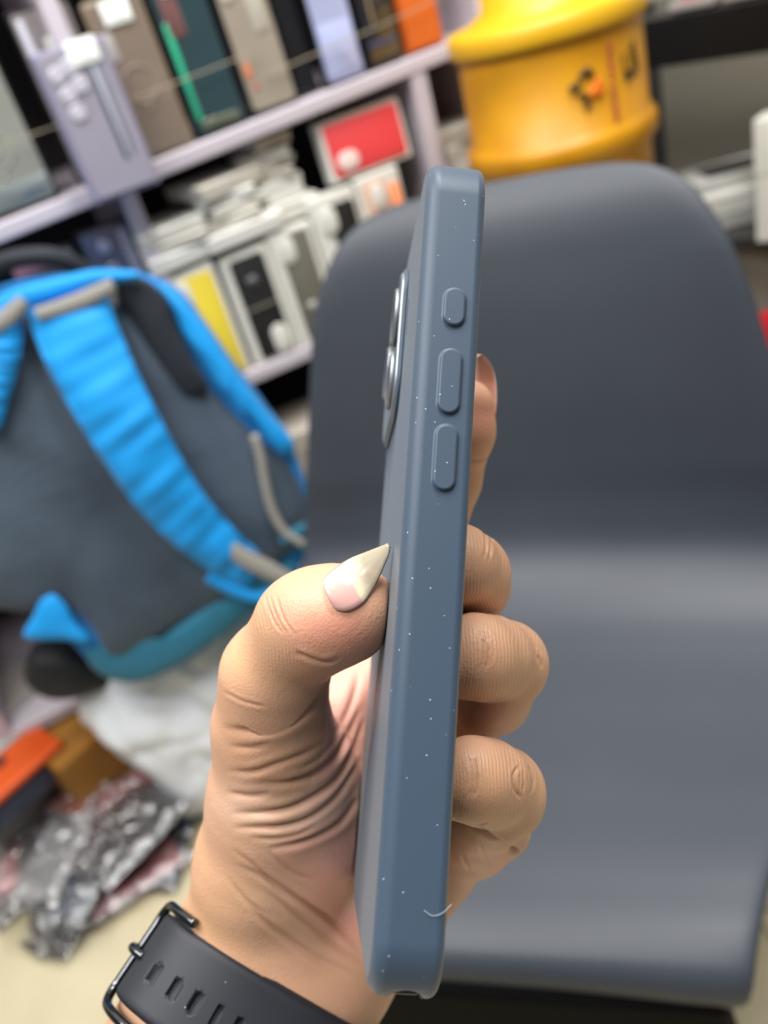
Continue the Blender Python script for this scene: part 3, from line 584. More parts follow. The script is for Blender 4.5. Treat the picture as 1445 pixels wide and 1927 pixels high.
# keeper loop and the watch head on the back of the wrist
v, f = loft(band(np.linspace(36, 43, 10), -12.4, 12.4, lambda p: 4.4, lambda p: 6.2)); o = obj('keeper_loop', c2w(v), f, WB, watch); wn(o)
hc = wr(PER / 2, 0, 7.0); v, f = boxmesh(hc, e1, fa_dir, e2, 17, 20, 5, 4, 4); o = obj('watch_head', c2w(v), f, WBM, watch); wn(o)
# ================================================================== SETTING
FLOOR = mat('floor_tile', (206, 196, 166), 0.28, var=.12, vscale=5, bump=.05, bscale=30, rgb2=(190, 178, 146))
GROUT = mat('grout', (168, 158, 132), 0.7)
WALL = mat('wall_paint', (186, 182, 172), 0.8, var=.06); DARKW = mat('dark_backing', (34, 32, 34), 0.7); LAM = mat('lilac_white_laminate', (205, 197, 206), 0.35, var=.08, vscale=12)
X1, Y1 = np.array([1.0, 0, 0]), np.array([0, 1.0, 0])
fl = struct(box('floor', (0.2, 0.9, -0.03), X1, Y1, Z, 2.6, 2.6, 0.024, GROUT, bev=0))
ti = None; tv, tf = boxmesh((0, 0, 0), X1, Y1, Z, 0.2985, 0.2985, 0.004, 0.0015, 1)
for i in range(-4, 5):
    for j in range(-3, 6):
        p = np.array([-0.62 + i * .6, 0.83 + j * .6, -0.004])
        if abs(p[0] - .2) > 2.4 or abs(p[1] - .9) > 2.4: continue
        if ti is None: ti = obj('tile', tv, tf, FLOOR, None, smooth=False, origin=np.zeros(3)); t_ = ti
        else: t_ = ti.copy(); SC.collection.objects.link(t_)
        t_.location = p; t_.parent = fl; t_.matrix_parent_inverse = Matrix.Translation(fl.location).inverted()
ux = np.array([math.cos(math.radians(-55)), math.sin(math.radians(-55)), 0]); un = np.array([-ux[1], ux[0], 0]); P0 = np.array([0.7388, 1.4445, 0])
wb_ = rk(-.1, .42, 1.3); struct(box('wall_back', wb_, RD, RN, Z, 1.6, .03, 1.3, WALL, bev=0))
wr_ = P0 + un * .48 + ux * .6 + Z * 1.3; struct(box('wall_right', wr_, ux, un, Z, 1.5, .03, 1.3, WALL, bev=0))
# ------------------------------------------------------------------ left display rack
rack = empty('display_rack', rk(0, .1, 0)); tag(rack, 'open shop rack with lilac white shelves full of phone cases', 'shelf')
ZU, ZL = 0.900, 0.588
def shz(s): return ZU + 0.036 * (s + .3)       # the upper board sags a little to the left
def board(name, s0, s1, z0, z1, t0, t1, th, m=LAM):
    a = rk(s0, (t0 + t1) / 2, z0 - th / 2); b = rk(s1, (t0 + t1) / 2, z1 - th / 2); d = b - a; L = np.linalg.norm(d); d /= L; n3 = np.cross(d, RN)
    return box(name, (a + b) / 2, d, RN, n3, L / 2, (t1 - t0) / 2, th / 2, m, rack, .003)
board('shelf_board', -.75, -.262, shz(-.75), shz(-.262), 0, .36, .022); board('shelf_board', -.240, .32, shz(-.24), shz(.32), 0, .36, .022)
board('shelf_board', -.75, -.262, ZL, ZL, 0, .36, .022); board('shelf_board', -.240, .32, ZL, ZL, 0, .36, .022)
board('shelf_board', -.75, .32, .20, .20, 0, .36, .022); board('shelf_board', -.75, .32, 1.26, 1.26, 0, .36, .022)
for s, z0, z1 in ((-.251, 0, 1.26), (.205, ZL, shz(.2) - .022), (.33, 0, 1.26), (-.76, 0, 1.26)):
    box('upright', rk(s, .18, (z0 + z1) / 2), RD, RN, Z, .011 if s != .205 else .013, .178, (z1 - z0) / 2, LAM, rack, .002)
box('back_panel', rk(-.2, .365, .63), RD, RN, Z, .55, .006, .63, DARKW, rack, 0)
# elastic cords in front of the boxes
CORD = mat('elastic_cord', (150, 140, 118), 0.5)
for za, zb, s0, s1 in ((.975, .985, -.40, -.02), (.955, .985, -.02, .34)):
    v, f = tube(spline([rk(s0, .002, za), rk((s0 + s1) / 2, -.004, (za + zb) / 2 - .002), rk(s1, .002, zb)], 20), .0011, 6); o = obj('elastic_cord', v, f, CORD); tag(o, 'thin elastic cord across the left boxes of the upper shelf' if s0 < -.3 else 'thin elastic cord across the right boxes of the upper shelf', 'cord')
CLR = mat('clear_plastic', (200, 205, 206), 0.08, coat=1, alpha=.22); TAGM = mat('price_sticker', (232, 236, 232), .5); BLK = mat('black_card', (14, 14, 17), .4); WHT = mat('white_card', (226, 225, 217), .4, var=.05); GRYC = mat('grey_card', (122, 122, 112), .5)
def basis(s, t, z, lean=0.0, turn=0.0):
    a = math.radians(turn); x = RD * math.cos(a) + RN * math.sin(a); y = np.cross(Z, x); l = math.radians(lean)
    return rk(s, t, z), x, y * math.cos(l) - Z * math.sin(l), Z * math.cos(l) + y * math.sin(l)
def case_pack(s0, s1, z0, z1, t, label, rgb, frame=BLK, rough=.35, lean=3, tagat=None, ring=None, lens=None, stripe=None, depth=.022, group='boxed phone cases on the upper shelf', cat='box', coat=.6, marg=.004, extra=None, rgb2=None):
    w, hh = s1 - s0, z1 - z0; c, x, y, u = basis((s0 + s1) / 2, t, z0, lean); root = empty('phone_case_box', c); tag(root, label, cat, group)
    M_ = c + u * hh / 2
    box('carton', M_ + y * depth / 2, x, y, u, w / 2, depth / 2, hh / 2, frame, root, .0025)
    cm = mat('case_front', rgb, rough, coat=coat, var=.12 if rgb2 is None else .4, vscale=14, rgb2=rgb2, bump=.08, bscale=60)
    v, f = prism(rrect(w - 2 * marg, hh - 2 * marg, .006, 5), x, u, -y, M_, -.001, .0035, .0012); o = obj('case_panel', v, f, cm, root); wn(o)
    if lens:
        for a, b_ in lens:
            q_ = M_ + x * (a - .5) * w + u * (b_ - .5) * hh; v, f = prism([(.0092 * math.cos(k), .0092 * math.sin(k)) for k in np.linspace(0, 6.283, 22, endpoint=False)], x, u, -y, q_, .003, .0062, .0012); o = obj('lens_ring', v, f, mat('lens_silver', tuple(min(255, c_ + 66) for c_ in rgb), .12, metal=.3, coat=1), root); wn(o)
    if ring:
        a, b_, r_ = ring; q_ = M_ + x * (a - .5) * w + u * (b_ - .5) * hh; v, f = tube([q_ - y * .0042 + x * r_ * math.cos(k) + u * r_ * math.sin(k) for k in np.linspace(0, 6.283, 40, endpoint=False)], .0011, 6, closed=True); obj('magnet_ring', v, f, mat('ring', tuple(min(255, c_ + 32) for c_ in rgb), .3), root)
        v, f = tube([q_ - y * .004 - u * (r_ + .004), q_ - y * .004 - u * (r_ + .014)], .0014, 6); obj('magnet_bar', v, f, mat('ring', tuple(min(255, c_ + 32) for c_ in rgb), .3), root)
    if stripe:
        for a, b0, b1, ww, rg in stripe:
            v, f = prism(rrect(ww * w, (b1 - b0) * hh, min(.003, ww * w * .45), 4), x, u, -y, M_ + x * (a - .5) * w + u * ((b0 + b1) / 2 - .5) * hh, .003, .0046, .0006); o = obj('stripe', v, f, mat('stripe', rg, .3, coat=.5), root)
    if tagat:
        a, b_, tw, th_ = tagat; v, f = prism(rrect(tw, th_, .003, 4), x, u, -y, M_ + x * (a - .5) * w + u * (b_ - .5) * hh, .005, .0064, .0005); o = obj('price_sticker', v, f, TAGM, root); o['label'] = 'blank looking white price sticker'
    return root
U = shz
case_pack(-.425, -.330, U(-.38) + .002, U(-.38) + .172, .012, 'grey clear phone case box with a white sticker, far left of the upper shelf', (134, 136, 128), rough=.4, ring=(.45, .42, .022), tagat=(.62, .86, .03, .03), stripe=[(.5, .04, .2, .9, (112, 120, 120)), (.75, .09, .12, .35, (82, 112, 170))], lean=6)
case_pack(-.300, -.214, U(-.25) - .018, U(-.25) + .152, -.052, 'lavender phone case box with round lenses and white sticker, standing proud of the shelf', (150, 146, 160), frame=mat('lavender_card', (142, 138, 166), .4), rough=.3, lens=[(.22, .84), (.42, .87), (.26, .71), (.46, .75), (.28, .59)], tagat=(.66, .93, .036, .027), stripe=[(.66, .22, .84, .05, (60, 62, 72)), (.72, .22, .86, .05, (176, 182, 196)), (.80, .24, .84, .04, (110, 112, 126))], lean=5, depth=.028)
case_pack(-.300, -.222, U(-.25) + .002, U(-.25) + .20, .03, 'tall pale grey phone case box with sticker behind the lavender one', (150, 142, 142), frame=BLK, rough=.3, tagat=(.62, .78, .034, .018), stripe=[(.16, .1, .95, .12, (196, 198, 210))], lean=3)
case_pack(-.214, -.140, U(-.18) + .002, U(-.18) + .185, .01, 'brown grey phone case box with a magnet ring and white sticker on top', (128, 114, 102), frame=mat('champagne_frame', (150, 134, 112), .3), rough=.3, ring=(.45, .46, .021), tagat=(.5, .90, .036, .026), stripe=[(.2, .62, .8, .18, (160, 158, 158))], lean=4)
case_pack(-.134, -.058, U(-.1) + .002, U(-.1) + .190, .01, 'dark teal phone case box with a bright green edge stripe', (44, 66, 72), rough=.15, stripe=[(.14, .1, .72, .10, (40, 170, 130)), (.30, .62, .95, .3, (110, 76, 76)), (.5, .04, .10, .7, (92, 98, 80))], tagat=(.44, .93, .034, .024), lean=4, coat=1)
case_pack(-.052, .020, U(0) + .002, U(0) + .185, .01, 'beige phone case box with a rainbow reflection sticker and dark side', (156, 146, 132), rough=.18, stripe=[(.18, .24, .34, .14, (214, 130, 90)), (.24, .16, .2, .1, (196, 96, 84)), (.7, .5, .95, .3, (178, 172, 160))], lens=[(.2, .88), (.24, .78)], lean=4, coat=1)
case_pack(.024, .062, U(0.05) + .002, U(.05) + .18, .03, 'plain black phone case box wedged in the gap of the upper shelf', (16, 17, 22), lean=2)
case_pack(.066, .128, U(.1) + .002, U(.1) + .175, .01, 'pale periwinkle blue phone case box with black left side', (168, 176, 214), rough=.45, frame=BLK, marg=.003, stripe=[(.5, .05, .42, .8, (174, 182, 220))], lean=2, coat=.2)
case_pack(.136, .192, U(.16) + .002, U(.16) + .175, .01, 'black phone case box with gold star lines on its front', (34, 34, 44), rough=.15, stripe=[(.35, .3, .8, .05, (170, 150, 110)), (.6, .45, .95, .05, (150, 132, 100)), (.5, .14, .18, .8, (70, 74, 104))], lean=2, coat=1)
case_pack(.200, .262, U(.23) + .002, U(.23) + .175, .01, 'orange phone case box at the right end of the upper shelf', (212, 102, 34), rough=.5, frame=mat('orange_card', (196, 92, 30), .5), lean=2, coat=.1)
for k, (s0, s1) in enumerate([(-.52, -.432), (-.62, -.53), (-.72, -.63)]): case_pack(s0, s1, U(s0) + .002, U(s0) + .17, .014, ['dark grey phone case box beyond the left picture edge', 'black phone case box second beyond the left picture edge', 'brown phone case box third beyond the left picture edge'][k], [(90, 92, 96), (40, 40, 48), (110, 96, 84)][k], lean=4)
# lower bay: white retail boxes standing with a coloured window
def retail(s0, s1, z0, z1, t, label, rgb, win=(.18, .06, .92, .94), pill=None, logo=None, split=False, depth=.03, lean=1, turn=0, group='white boxes on the lower shelf', pillc=(222, 222, 214)):
    w, hh = s1 - s0, z1 - z0; c, x, y, u = basis((s0 + s1) / 2, t, z0, lean, turn); root = empty('retail_box', c); tag(root, label, 'box', group); M_ = c + u * hh / 2
    box('carton', M_ + y * depth / 2, x, y, u, w / 2, depth / 2, hh / 2, WHT, root, .003)
    a0, b0, a1, b1 = win; v, f = prism(rrect((a1 - a0) * w, (b1 - b0) * hh, .006, 5), x, u, -y, M_ + x * ((a0 + a1) / 2 - .5) * w + u * ((b0 + b1) / 2 - .5) * hh, -.001, .002, .0006); cm = mat('case_colour', rgb, .55); obj('case_window', v, f, cm, root)
    if pill:
        a, b_, pw, ph_ = pill; v, f = prism(rrect(pw, ph_, min(pw, ph_) / 2 - .0005, 8), x, u, -y, M_ + x * (a - .5) * w + u * (b_ - .5) * hh, .001, .004, .001); o = obj('camera_cutout', v, f, mat('cutout_white', pillc, .4), root)
    if logo:
        a, b_, r_ = logo; v, f = prism([(r_ * (1 + .15 * math.cos(5 * k)) * math.cos(k), r_ * (1 + .1 * math.sin(3 * k)) * math.sin(k)) for k in np.linspace(0, 6.283, 24, endpoint=False)], x, u, -y, M_ + x * (a - .5) * w + u * (b_ - .5) * hh, .001, .0028); obj('emblem', v, f, mat('emblem', tuple(min(255, c_ + 44) for c_ in rgb), .4), root)
    if split: v, f = boxmesh(M_ - y * .003, x, y, u, (a1 - a0) * w / 2, .001, .0015); obj('fold_line', v, f, GRYC, root, smooth=False)
    return root
retail(-.262, -.176, ZL + .001, ZL + .170, .004, 'white retail box with a yellow case window, left end of the lower shelf', (228, 206, 62), win=(.34, .02, .90, .94), pill=(.36, .80, .02, .045))
retail(-.168, -.092, ZL + .001, ZL + .166, .004, 'white retail box with a black case window folded in two halves', (24, 25, 28), win=(.16, .03, .86, .95), pill=(.66, .16, .026, .045), logo=(.5, .72, .011), split=True)
retail(-.090, -.018, ZL + .001, ZL + .172, .004, 'white retail box with a taupe grey case window', (104, 102, 92), win=(.2, .03, .86, .96), pill=(.34, .84, .024, .040), logo=(.5, .3, .010))
retail(-.014, .062, ZL + .001, ZL + .196, .004, 'white retail box with a black case window beside the chair back', (16, 16, 18), win=(.36, .03, .92, .92), pill=(.32, .82, .026, .040))
retail(.066, .140, ZL + .001, ZL + .200, .004, 'white retail box with a tan and orange case window', (208, 170, 146), win=(.12, .03, .62, .95), pill=(.42, .84, .022, .036)); 
v, f = prism(rrect(.016, .16, .004, 4), RD, Z, -RN, rk(.122, .0, ZL + .10), .0, .004); o = obj('case_window', v, f, mat('orange_case', (214, 118, 56), .5), bpy.data.objects['retail_box.004'])
# red boxed case lying on edge above the row
retail(.036, .172, ZL + .203, ZL + .288, .012, 'white box holding a bright red case on its side, above the row', (224, 66, 70), win=(.05, .08, .95, .92), pill=(.24, .30, .034, .026), lean=5, depth=.03, pillc=(236, 214, 208))
# flat white cartons stacked above the standing boxes
def flat(s, t, z, w, d, hh, turn, label, m=WHT, group='small white boxes piled above the lower row', name='white_box'):
    c, x, y, u = basis(s, t, z, 0, turn); root = empty(name, c); tag(root, label, 'box', group)
    box('carton', c + u * hh * .45, x, y, u, w / 2, d / 2, hh * .45, m, root, .003)
    box('lid', c + u * hh * .8, x, y, u, w / 2 + .0012, d / 2 + .0012, hh * .2, m, root, .003); return root
zt = ZL + .176
k = 0; wh2 = mat('white_gloss_card', (232, 232, 226), .3, var=.06, vscale=8); wh3 = mat('cream_card', (208, 204, 192), .45, var=.08)
pile_words = ['at the very bottom', 'second from the bottom', 'third from the bottom', 'fourth from the bottom', 'fifth from the bottom', 'sixth from the bottom', 'topmost']
def tower(s, t, z, spec, where):
    n_ = len(spec)
    for i, (w, d, hh, turn, ds) in enumerate(spec):
        pos = 'topmost' if i == n_ - 1 else ('at the very bottom' if i == 0 else pile_words[i])
        flat(s + ds, t, z, w, d, hh, turn, 'small white box in the %s, %s' % (where, pos), [wh2, wh3, WHT][(i + int(s * 100)) % 3]); z += hh + .0008
tower(-.215, .06, zt + .002, [(.10, .12, .022, 4, 0), (.095, .12, .014, -6, .004), (.10, .11, .018, 9, -.004)], 'pile above the yellow window box')
tower(-.120, .06, zt + .002, [(.12, .12, .022, 3, 0), (.09, .10, .016, -12, .0), (.085, .1, .014, 8, .004), (.085, .10, .013, -5, 0), (.10, .11, .020, 14, -.004)], 'pile above the black window box')
tower(-.040, .07, zt + .002, [(.10, .10, .026, 0, 0), (.066, .08, .030, 10, 0), (.07, .08, .012, -14, .002), (.066, .07, .012, 18, 0), (.078, .08, .014, -8, -.003), (.062, .07, .016, 16, .006)], 'leaning tower by the red box')
tower(.268, .07, ZL + .001, [(.10, .12, .05, 3, 0), (.10, .11, .05, -4, .0), (.09, .10, .03, 6, 0), (.09, .1, .028, -5, .004), (.08, .09, .03, 9, 0), (.09, .10, .024, -3, 0)], 'stack between rack post and yellow drum')
# left of the centre post, below the shelf
case_pack(-.430, -.340, ZL + .10, U(-.4) - .055, .03, 'dark boxed case under the left shelf with a pink and green top strip', (70, 64, 68), stripe=[(.35, .88, .97, .6, (170, 120, 132)), (.75, .88, .97, .3, (96, 132, 104))], group='boxed cases below the left shelf', lean=0)
case_pack(-.335, -.262, ZL + .001, U(-.3) - .05, .02, 'black boxed case with silver rings left of the rack post', (78, 74, 88), lens=[(.4, .9), (.4, .78), (.4, .66)], rough=.15, stripe=[(.82, .1, .95, .2, (120, 122, 140))], group='boxed cases below the left shelf', lean=0)
box('carton', rk(-.40, .09, ZL + .05), RD, RN, Z, .06, .05, .049, BLK, None, .003); tag(bpy.context.scene.objects[-1] if False else SC.collection.objects[-1], 'plain black carton under the dark boxed case on the lower shelf', 'box')
# below the lower shelf: cartons in shadow
BRC = mat('brown_card', (120, 100, 84), .7, var=.2); BEI = mat('beige_card', (188, 180, 168), .6, var=.12)
flat(-.11, .07, .212, .16, .14, .15, 5, 'dark brown carton in shadow below the lower shelf', BRC, 'cartons on the bottom shelf', 'carton_box'); flat(.06, .08, .212, .15, .14, .20, -6, 'pale beige carton below the lower shelf behind the chair', BEI, 'cartons on the bottom shelf', 'carton_box')
flat(-.12, .05, .364, .13, .12, .10, -8, 'pale cream carton on top of the dark brown one', BEI, 'cartons on the bottom shelf', 'carton_box'); flat(.055, .08, .414, .12, .13, .07, 9, 'brown carton on top of the beige one', BRC, 'cartons on the bottom shelf', 'carton_box')
# ================================================================== YELLOW DRUM
dm = 0.249; DC = Wp(1050, 160, 1.12); DC = np.array([DC[0], DC[1] + .02, 0])
YEL = mat('yellow_plastic', (214, 152, 4), .42, var=.2, vscale=9, rgb2=(186, 124, 6), bump=.1, bscale=14, bdist=.004); YLD = mat('yellow_lid', (226, 176, 28), .42, var=.15, vscale=8, rgb2=(222, 168, 20))
R_ = dm / 2
drum = empty('plastic_drum', (DC[0], DC[1], .622)); tag(drum, 'scuffed round yellow plastic drum with lid behind the chair', 'drum')
def lathe(name, prof, m, parent, c, n=64):
    V_ = []; Fc = []
    for r_, z_ in prof: V_ += [(c[0] + r_ * math.cos(a), c[1] + r_ * math.sin(a), z_) for a in np.linspace(0, 2 * math.pi, n, endpoint=False)]
    for i in range(len(prof) - 1):
        for k_ in range(n): j = (k_ + 1) % n; Fc.append([i * n + k_, i * n + j, (i + 1) * n + j, (i + 1) * n + k_])
    Fc.append(list(range(n))[::-1]); Fc.append([(len(prof) - 1) * n + i for i in range(n)]); o = obj(name, V_, Fc, m, parent); return o
lathe('drum_body', [(R_ - .012, 0.6219), (R_ - .004, 0.6257), (R_ - .003, 0.7500), (R_ + .002, 0.7567), (R_ + .007, 0.7624), (R_ + .008, 0.7795), (R_ + .004, 0.7890), (R_ - .002, 0.7918), (R_ - .003, 0.9066), (R_ - .004, 0.9209), (R_ - .02, 0.9237)], YEL, drum, DC)
lathe('drum_lid', [(R_ - .01, 0.9047), (R_ + .004, 0.9047), (R_ + .006, 0.9095), (R_ + .006, 0.9266), (R_ + .002, 0.9323), (R_ - .012, 0.9351), (R_ - .022, 0.9342), (R_ - .026, 0.9389), (R_ - .045, 0.9493), (R_ - .050, 0.9873), (R_ - .058, 0.9958), (R_ - .1, 0.9977)], YLD, drum, DC)
# printed marks on the drum wall
def drummark(strokes, a0, z0, m, w, name):
    parts = []
    for st in strokes:
        P_ = [np.array([DC[0] + (R_ - .002) * math.cos(a0 + x / R_), DC[1] + (R_ - .002) * math.sin(a0 + x / R_), z0 + y]) for x, y in st]
        parts.append(tube(spline(P_, 8 if len(P_) > 1 else 2), w, 5))
    v, f = join(parts); return obj(name, v, f, m, drum)
toc = math.atan2(-DC[1], -DC[0]); BKI = mat('black_print', (52, 40, 12), .6); RDI = mat('faded_red_print', (196, 96, 60), .6); ORI = mat('orange_print', (246, 122, 8), .5)
a_ = toc + .22
drummark([[(-.006, .0), (.004, .01)], [(.006, .014), (.016, .020), (.022, .012)], [(.004, -.004), (.012, -.012)], [(.010, -.022), (.014, -.016)], [(-.008, .004), (-.002, .006)]], a_, .845, BKI, .0042, 'black_print')
drummark([[(.018, -.006), (.030, .010)], [(.022, -.008), (.032, .004)], [(.028, -.008), (.033, .0)]], a_, .842, ORI, .0045, 'orange_print')
LET = {'M': [[(0, 0), (0, 1)], [(0, 1), (.5, .4)], [(.5, .4), (1, 1)], [(1, 1), (1, 0)]], 'A': [[(0, 0), (.5, 1)], [(.5, 1), (1, 0)], [(.2, .4), (.8, .4)]], 'N': [[(0, 0), (0, 1)], [(0, 1), (1, 0)], [(1, 0), (1, 1)]], 'U': [[(0, 1), (.1, .1), (.9, .1), (1, 1)]], 'J': [[(1, 1), (.9, .1), (.2, .1)]], 'I': [[(.5, 0), (.5, 1)]], 'L': [[(0, 1), (0, 0)], [(0, 0), (.9, 0)]]}
st = []
for i, chh in enumerate('MANIUAAM'):
    for s_ in LET[chh]: st.append([(.046 + .009 * q_[1], .034 - i * .0115 - .008 * q_[0]) for q_ in s_])
drummark(st, a_, .852, RDI, .0013, 'red_lettering')
st = []
for i, chh in enumerate('LIL'):
    for s_ in LET[chh]: st.append([(.072 + .012 * i + .009 * q_[0], .002 + .004 * i + .022 * q_[1]) for q_ in s_])
st += [[(.070, -.002), (.105, .004)], [(.072, -.007), (.1, -.002)]]
drummark(st, a_, .845, BKI, .0022, 'black_lettering')
st_ = box('storage_cabinet', (DC[0], DC[1], .311), RD, RN, Z, .135, .118, .31, mat('cabinet_paint', (96, 84, 70), .6), None, .005); tag(st_, 'low brown cabinet standing under the yellow drum behind the chair', 'cabinet')
# ================================================================== RIGHT SHELF UNIT
def U3(s, t, z): return P0 + ux * s + un * t + Z * z
unit = empty('wall_cabinet', U3(.3, .15, 0)); tag(unit, 'open wall shelving with a black beam and grey back, right of the drum', 'shelf')
BLKB = mat('black_beam', (8, 8, 9), .4); GRB = mat('grey_back_panel', (122, 117, 104), .7, var=.1, vscale=3); DKS = mat('dark_shelf', (58, 58, 58), .3); LGL = mat('light_panel', (150, 144, 132), .6)
box('beam', U3(.29, .03, .808), ux, un, Z, .58, .03, .038, BLKB, unit, .003); 
box('back_panel', U3(.29, .335, .42), ux, un, Z, .58, .008, .42, GRB, unit, 0); box('middle_shelf', U3(.29, .17, .460), ux, un, Z, .575, .155, .009, DKS, unit, .002)
box('lower_panel', U3(.29, .05, .22), ux, un, Z, .58, .008, .22, LGL, unit, .002); box('side_panel', U3(-.300, .17, .42), ux, un, Z, .008, .16, .42, DKS, unit, .002); box('side_panel', U3(.878, .17, .42), ux, un, Z, .008, .16, .42, DKS, unit, .002)
def ubox(name, s, t, z, w, d, hh, turn, label, m, group='boxes on the right shelving'):
    a = math.radians(turn); x = ux * math.cos(a) + un * math.sin(a); y = np.cross(Z, x); root = empty(name, U3(s, t, z)); tag(root, label, 'box', group)
    box('carton', U3(s, t, z + hh * .4), x, y, Z, w / 2, d / 2, hh * .4, m, root, .003); box('lid', U3(s, t, z + hh * .78), x, y, Z, w / 2 + .0015, d / 2 + .0015, hh * .22, m, root, .003); return root, x, y
SLV = mat('silver_white_card', (196, 196, 192), .35, var=.08)
ubox('white_box', -.02, .12, .470, .19, .10, .036, 48, 'flat white box at the bottom of the slanted stack on the right shelf', SLV); ubox('white_box', -.02, .12, .507, .18, .095, .03, 50, 'flat white box on top of the slanted stack on the right shelf', wh2)
b2, x_, y_ = ubox('open_tray', -.035, .15, .538, .20, .12, .02, 46, 'grey white tray with dark centre lying on the slanted stack', SLV)
v, f = boxmesh(U3(-.035, .15, .5588), x_, y_, Z, .07, .035, .0012, .001, 1); o = obj('dark_inlay', v, f, DKS, b2, smooth=False)
rb_, x_, y_ = ubox('retail_box', .118, .02, .470, .10, .05, .205, 6, 'tall white retail box with blue and black picture at the right edge', WHT)
cF = U3(.118, .02, .470) - y_ * .0262
for (a0, b0, w_, h_, rg) in ((.02, .09, .05, .14, (150, 140, 136)), (.02, .085, .045, .03, (140, 178, 220)), (.02, .048, .05, .035, (24, 28, 36))):
    v, f = prism(rrect(w_, h_, .008, 5), x_, Z, -y_, cF + x_ * a0 + Z * b0, 0, .0014 + .001 * (h_ < .1)); obj('box_picture', v, f, mat('print', rg, .4), rb_)
# blister packs on top of the beam
for i, (s_, rg, lb) in enumerate(((-.04, (206, 92, 98), 'clear blister pack with a red item on the black beam'), (.055, (226, 140, 76), 'clear blister pack with orange items on the black beam'), (.15, (120, 130, 160), 'clear blister pack with blue grey item right on the black beam'))):
    root = empty('blister_pack', U3(s_, .03, .848)); tag(root, lb, 'packet', 'blister packs on the black beam')
    box('tray', U3(s_, .03, .855), ux, un, Z, .040, .022, .006, mat('blister_base', (160, 152, 150), .2, coat=1), root, .003); box('contents', U3(s_ - .004, .03, .868), ux, un, Z, .018, .012, .010, mat('contents', rg, .3), root, .004)
    box('blister', U3(s_, .03, .872), ux, un, Z, .036, .019, .0135, CLR, root, .006)
rdm = mat('red_fabric', (198, 28, 40), .6, bump=.3, bscale=30, bdist=.003)
v, f = pillow([(-.07, 0), (-.075, .10), (-.06, .20), (0, .225), (.06, .20), (.075, .10), (.07, 0), (0, -.006)], U3(.135, -.03, .14), ux, Z, un, .04, .03, 8, disp=lambda V_: wob(V_, 60)[:, None] * .003)
o = obj('red_bag', v, f, rdm); tag(o, 'red bag standing in front of the shelving at the right edge', 'bag')
# ================================================================== CHAIR
CZ = 0.45; CJ = np.array([0.155, 0.7025, CZ]); th = math.radians(-28); ccx = np.array([math.cos(th), math.sin(th), 0]); ccb = np.array([-ccx[1], ccx[0], 0])
VIN = mat('slate_leatherette', (60, 65, 74), .48, var=.10, vscale=5, bump=.18, bscale=700, bdist=.0004, rgb2=(54, 59, 68), spec=.42)
CHM = mat('black_metal', (24, 24, 26), .35, metal=.8)
chair = empty('chair', CJ - Z * CZ - ccb * .2); tag(chair, 'dark slate grey moulded leatherette chair with rounded back, empty', 'chair')
# profile: (back offset, height above seat, half width)
PRF = [(-.395, -.040, .186), (-.412, -.041, .192), (-.424, -.034, .196), (-.427, -.020, .199), (-.421, -.006, .201), (-.406, .0, .203), (-.36, .004, .211), (-.28, .002, .232), (-.18, -.002, .256), (-.11, .001, .272), (-.068, .008, .277), (-.034, .022, .278), (-.008, .045, .276), (.009, .080, .268), (.024, .13, .254), (.040, .19, .237), (.054, .24, .223), (.067, .285, .210), (.077, .315, .198), (.086, .340, .184), (.096, .360, .168), (.105, .373, .150), (.112, .381, .128), (.118, .386, .098), (.121, .388, .060)]
PRF = spline(np.array(PRF), 110); nP = len(PRF); tg = np.gradient(PRF[:, :2], axis=0); tg /= np.linalg.norm(tg, axis=1, keepdims=True); nP2 = np.stack([-tg[:, 1], tg[:, 0]], 1)   # surface normal (towards sitter)
V_ = []; Fc = []; K = 44
for i in range(nP):
    b0, z0, w_ = PRF[i]; fb = np.clip(z0 / .12, 0, 1); skw = .13 * float(np.clip((-.22 - b0) / .2, 0, 1))   # front edge runs slightly askew
    for k in range(K):
        a = 2 * math.pi * k / K; cu = math.copysign(abs(math.cos(a)) ** .55, math.cos(a)); su = math.copysign(abs(math.sin(a)) ** .55, math.sin(a))
        u = cu; tk = .013 * su * (1 - .0 * u * u); cup = (.026 * fb + .010 * (1 - fb)) * abs(u) ** 2.6 * min(1, w_ / .2) ** 2
        o2 = nP2[i] * (tk + cup - .013)
        V_.append(CJ + ccx * (u * w_ - .01) + ccb * (b0 + skw * (u * w_ - .01) + o2[0]) + Z * (z0 + o2[1]))
for i in range(nP - 1):
    for k in range(K): j = (k + 1) % K; Fc.append([i * K + k, i * K + j, (i + 1) * K + j, (i + 1) * K + k])
Fc.append(list(range(K))[::-1]); Fc.append([(nP - 1) * K + k for k in range(K)])
V_ = np.array(V_)
# split the moulded shell where seat turns into back
cutrow = int(np.argmin(np.abs(PRF[:, 1] - .03) + (PRF[:, 0] < -.1) * 9))
shell = obj('moulded_shell', V_, Fc, VIN, chair)
sx_ = ccx * math.cos(math.radians(7.4)) + ccb * math.sin(math.radians(7.4)); v, f = boxmesh(CJ - ccb * .423 - Z * .118 - ccx * .015, sx_, np.cross(Z, sx_), Z, .192, .012, .090, .010, 3); o = obj('shaded_front_lip', v, f, mat('lip_shade_black', (9, 9, 10), .75, spec=.08), chair); wn(o)  # added black piece: shade on the seat's rolled front lip, put into its colour
box('seat_frame', CJ + ccb * -.21 - Z * .042, ccx, ccb, Z, .16, .15, .012, CHM, chair, .004)
for sx in (-1, 1):
    for sb in (-1, 1):
        p = CJ + ccx * .15 * sx + ccb * (-.21 + .14 * sb) - Z * .05; q_ = CJ + ccx * .22 * sx + ccb * (-.21 + .21 * sb); q_[2] = .002
        v, f = tube([p, q_], .011, 12); obj('leg', v, f, CHM, chair)
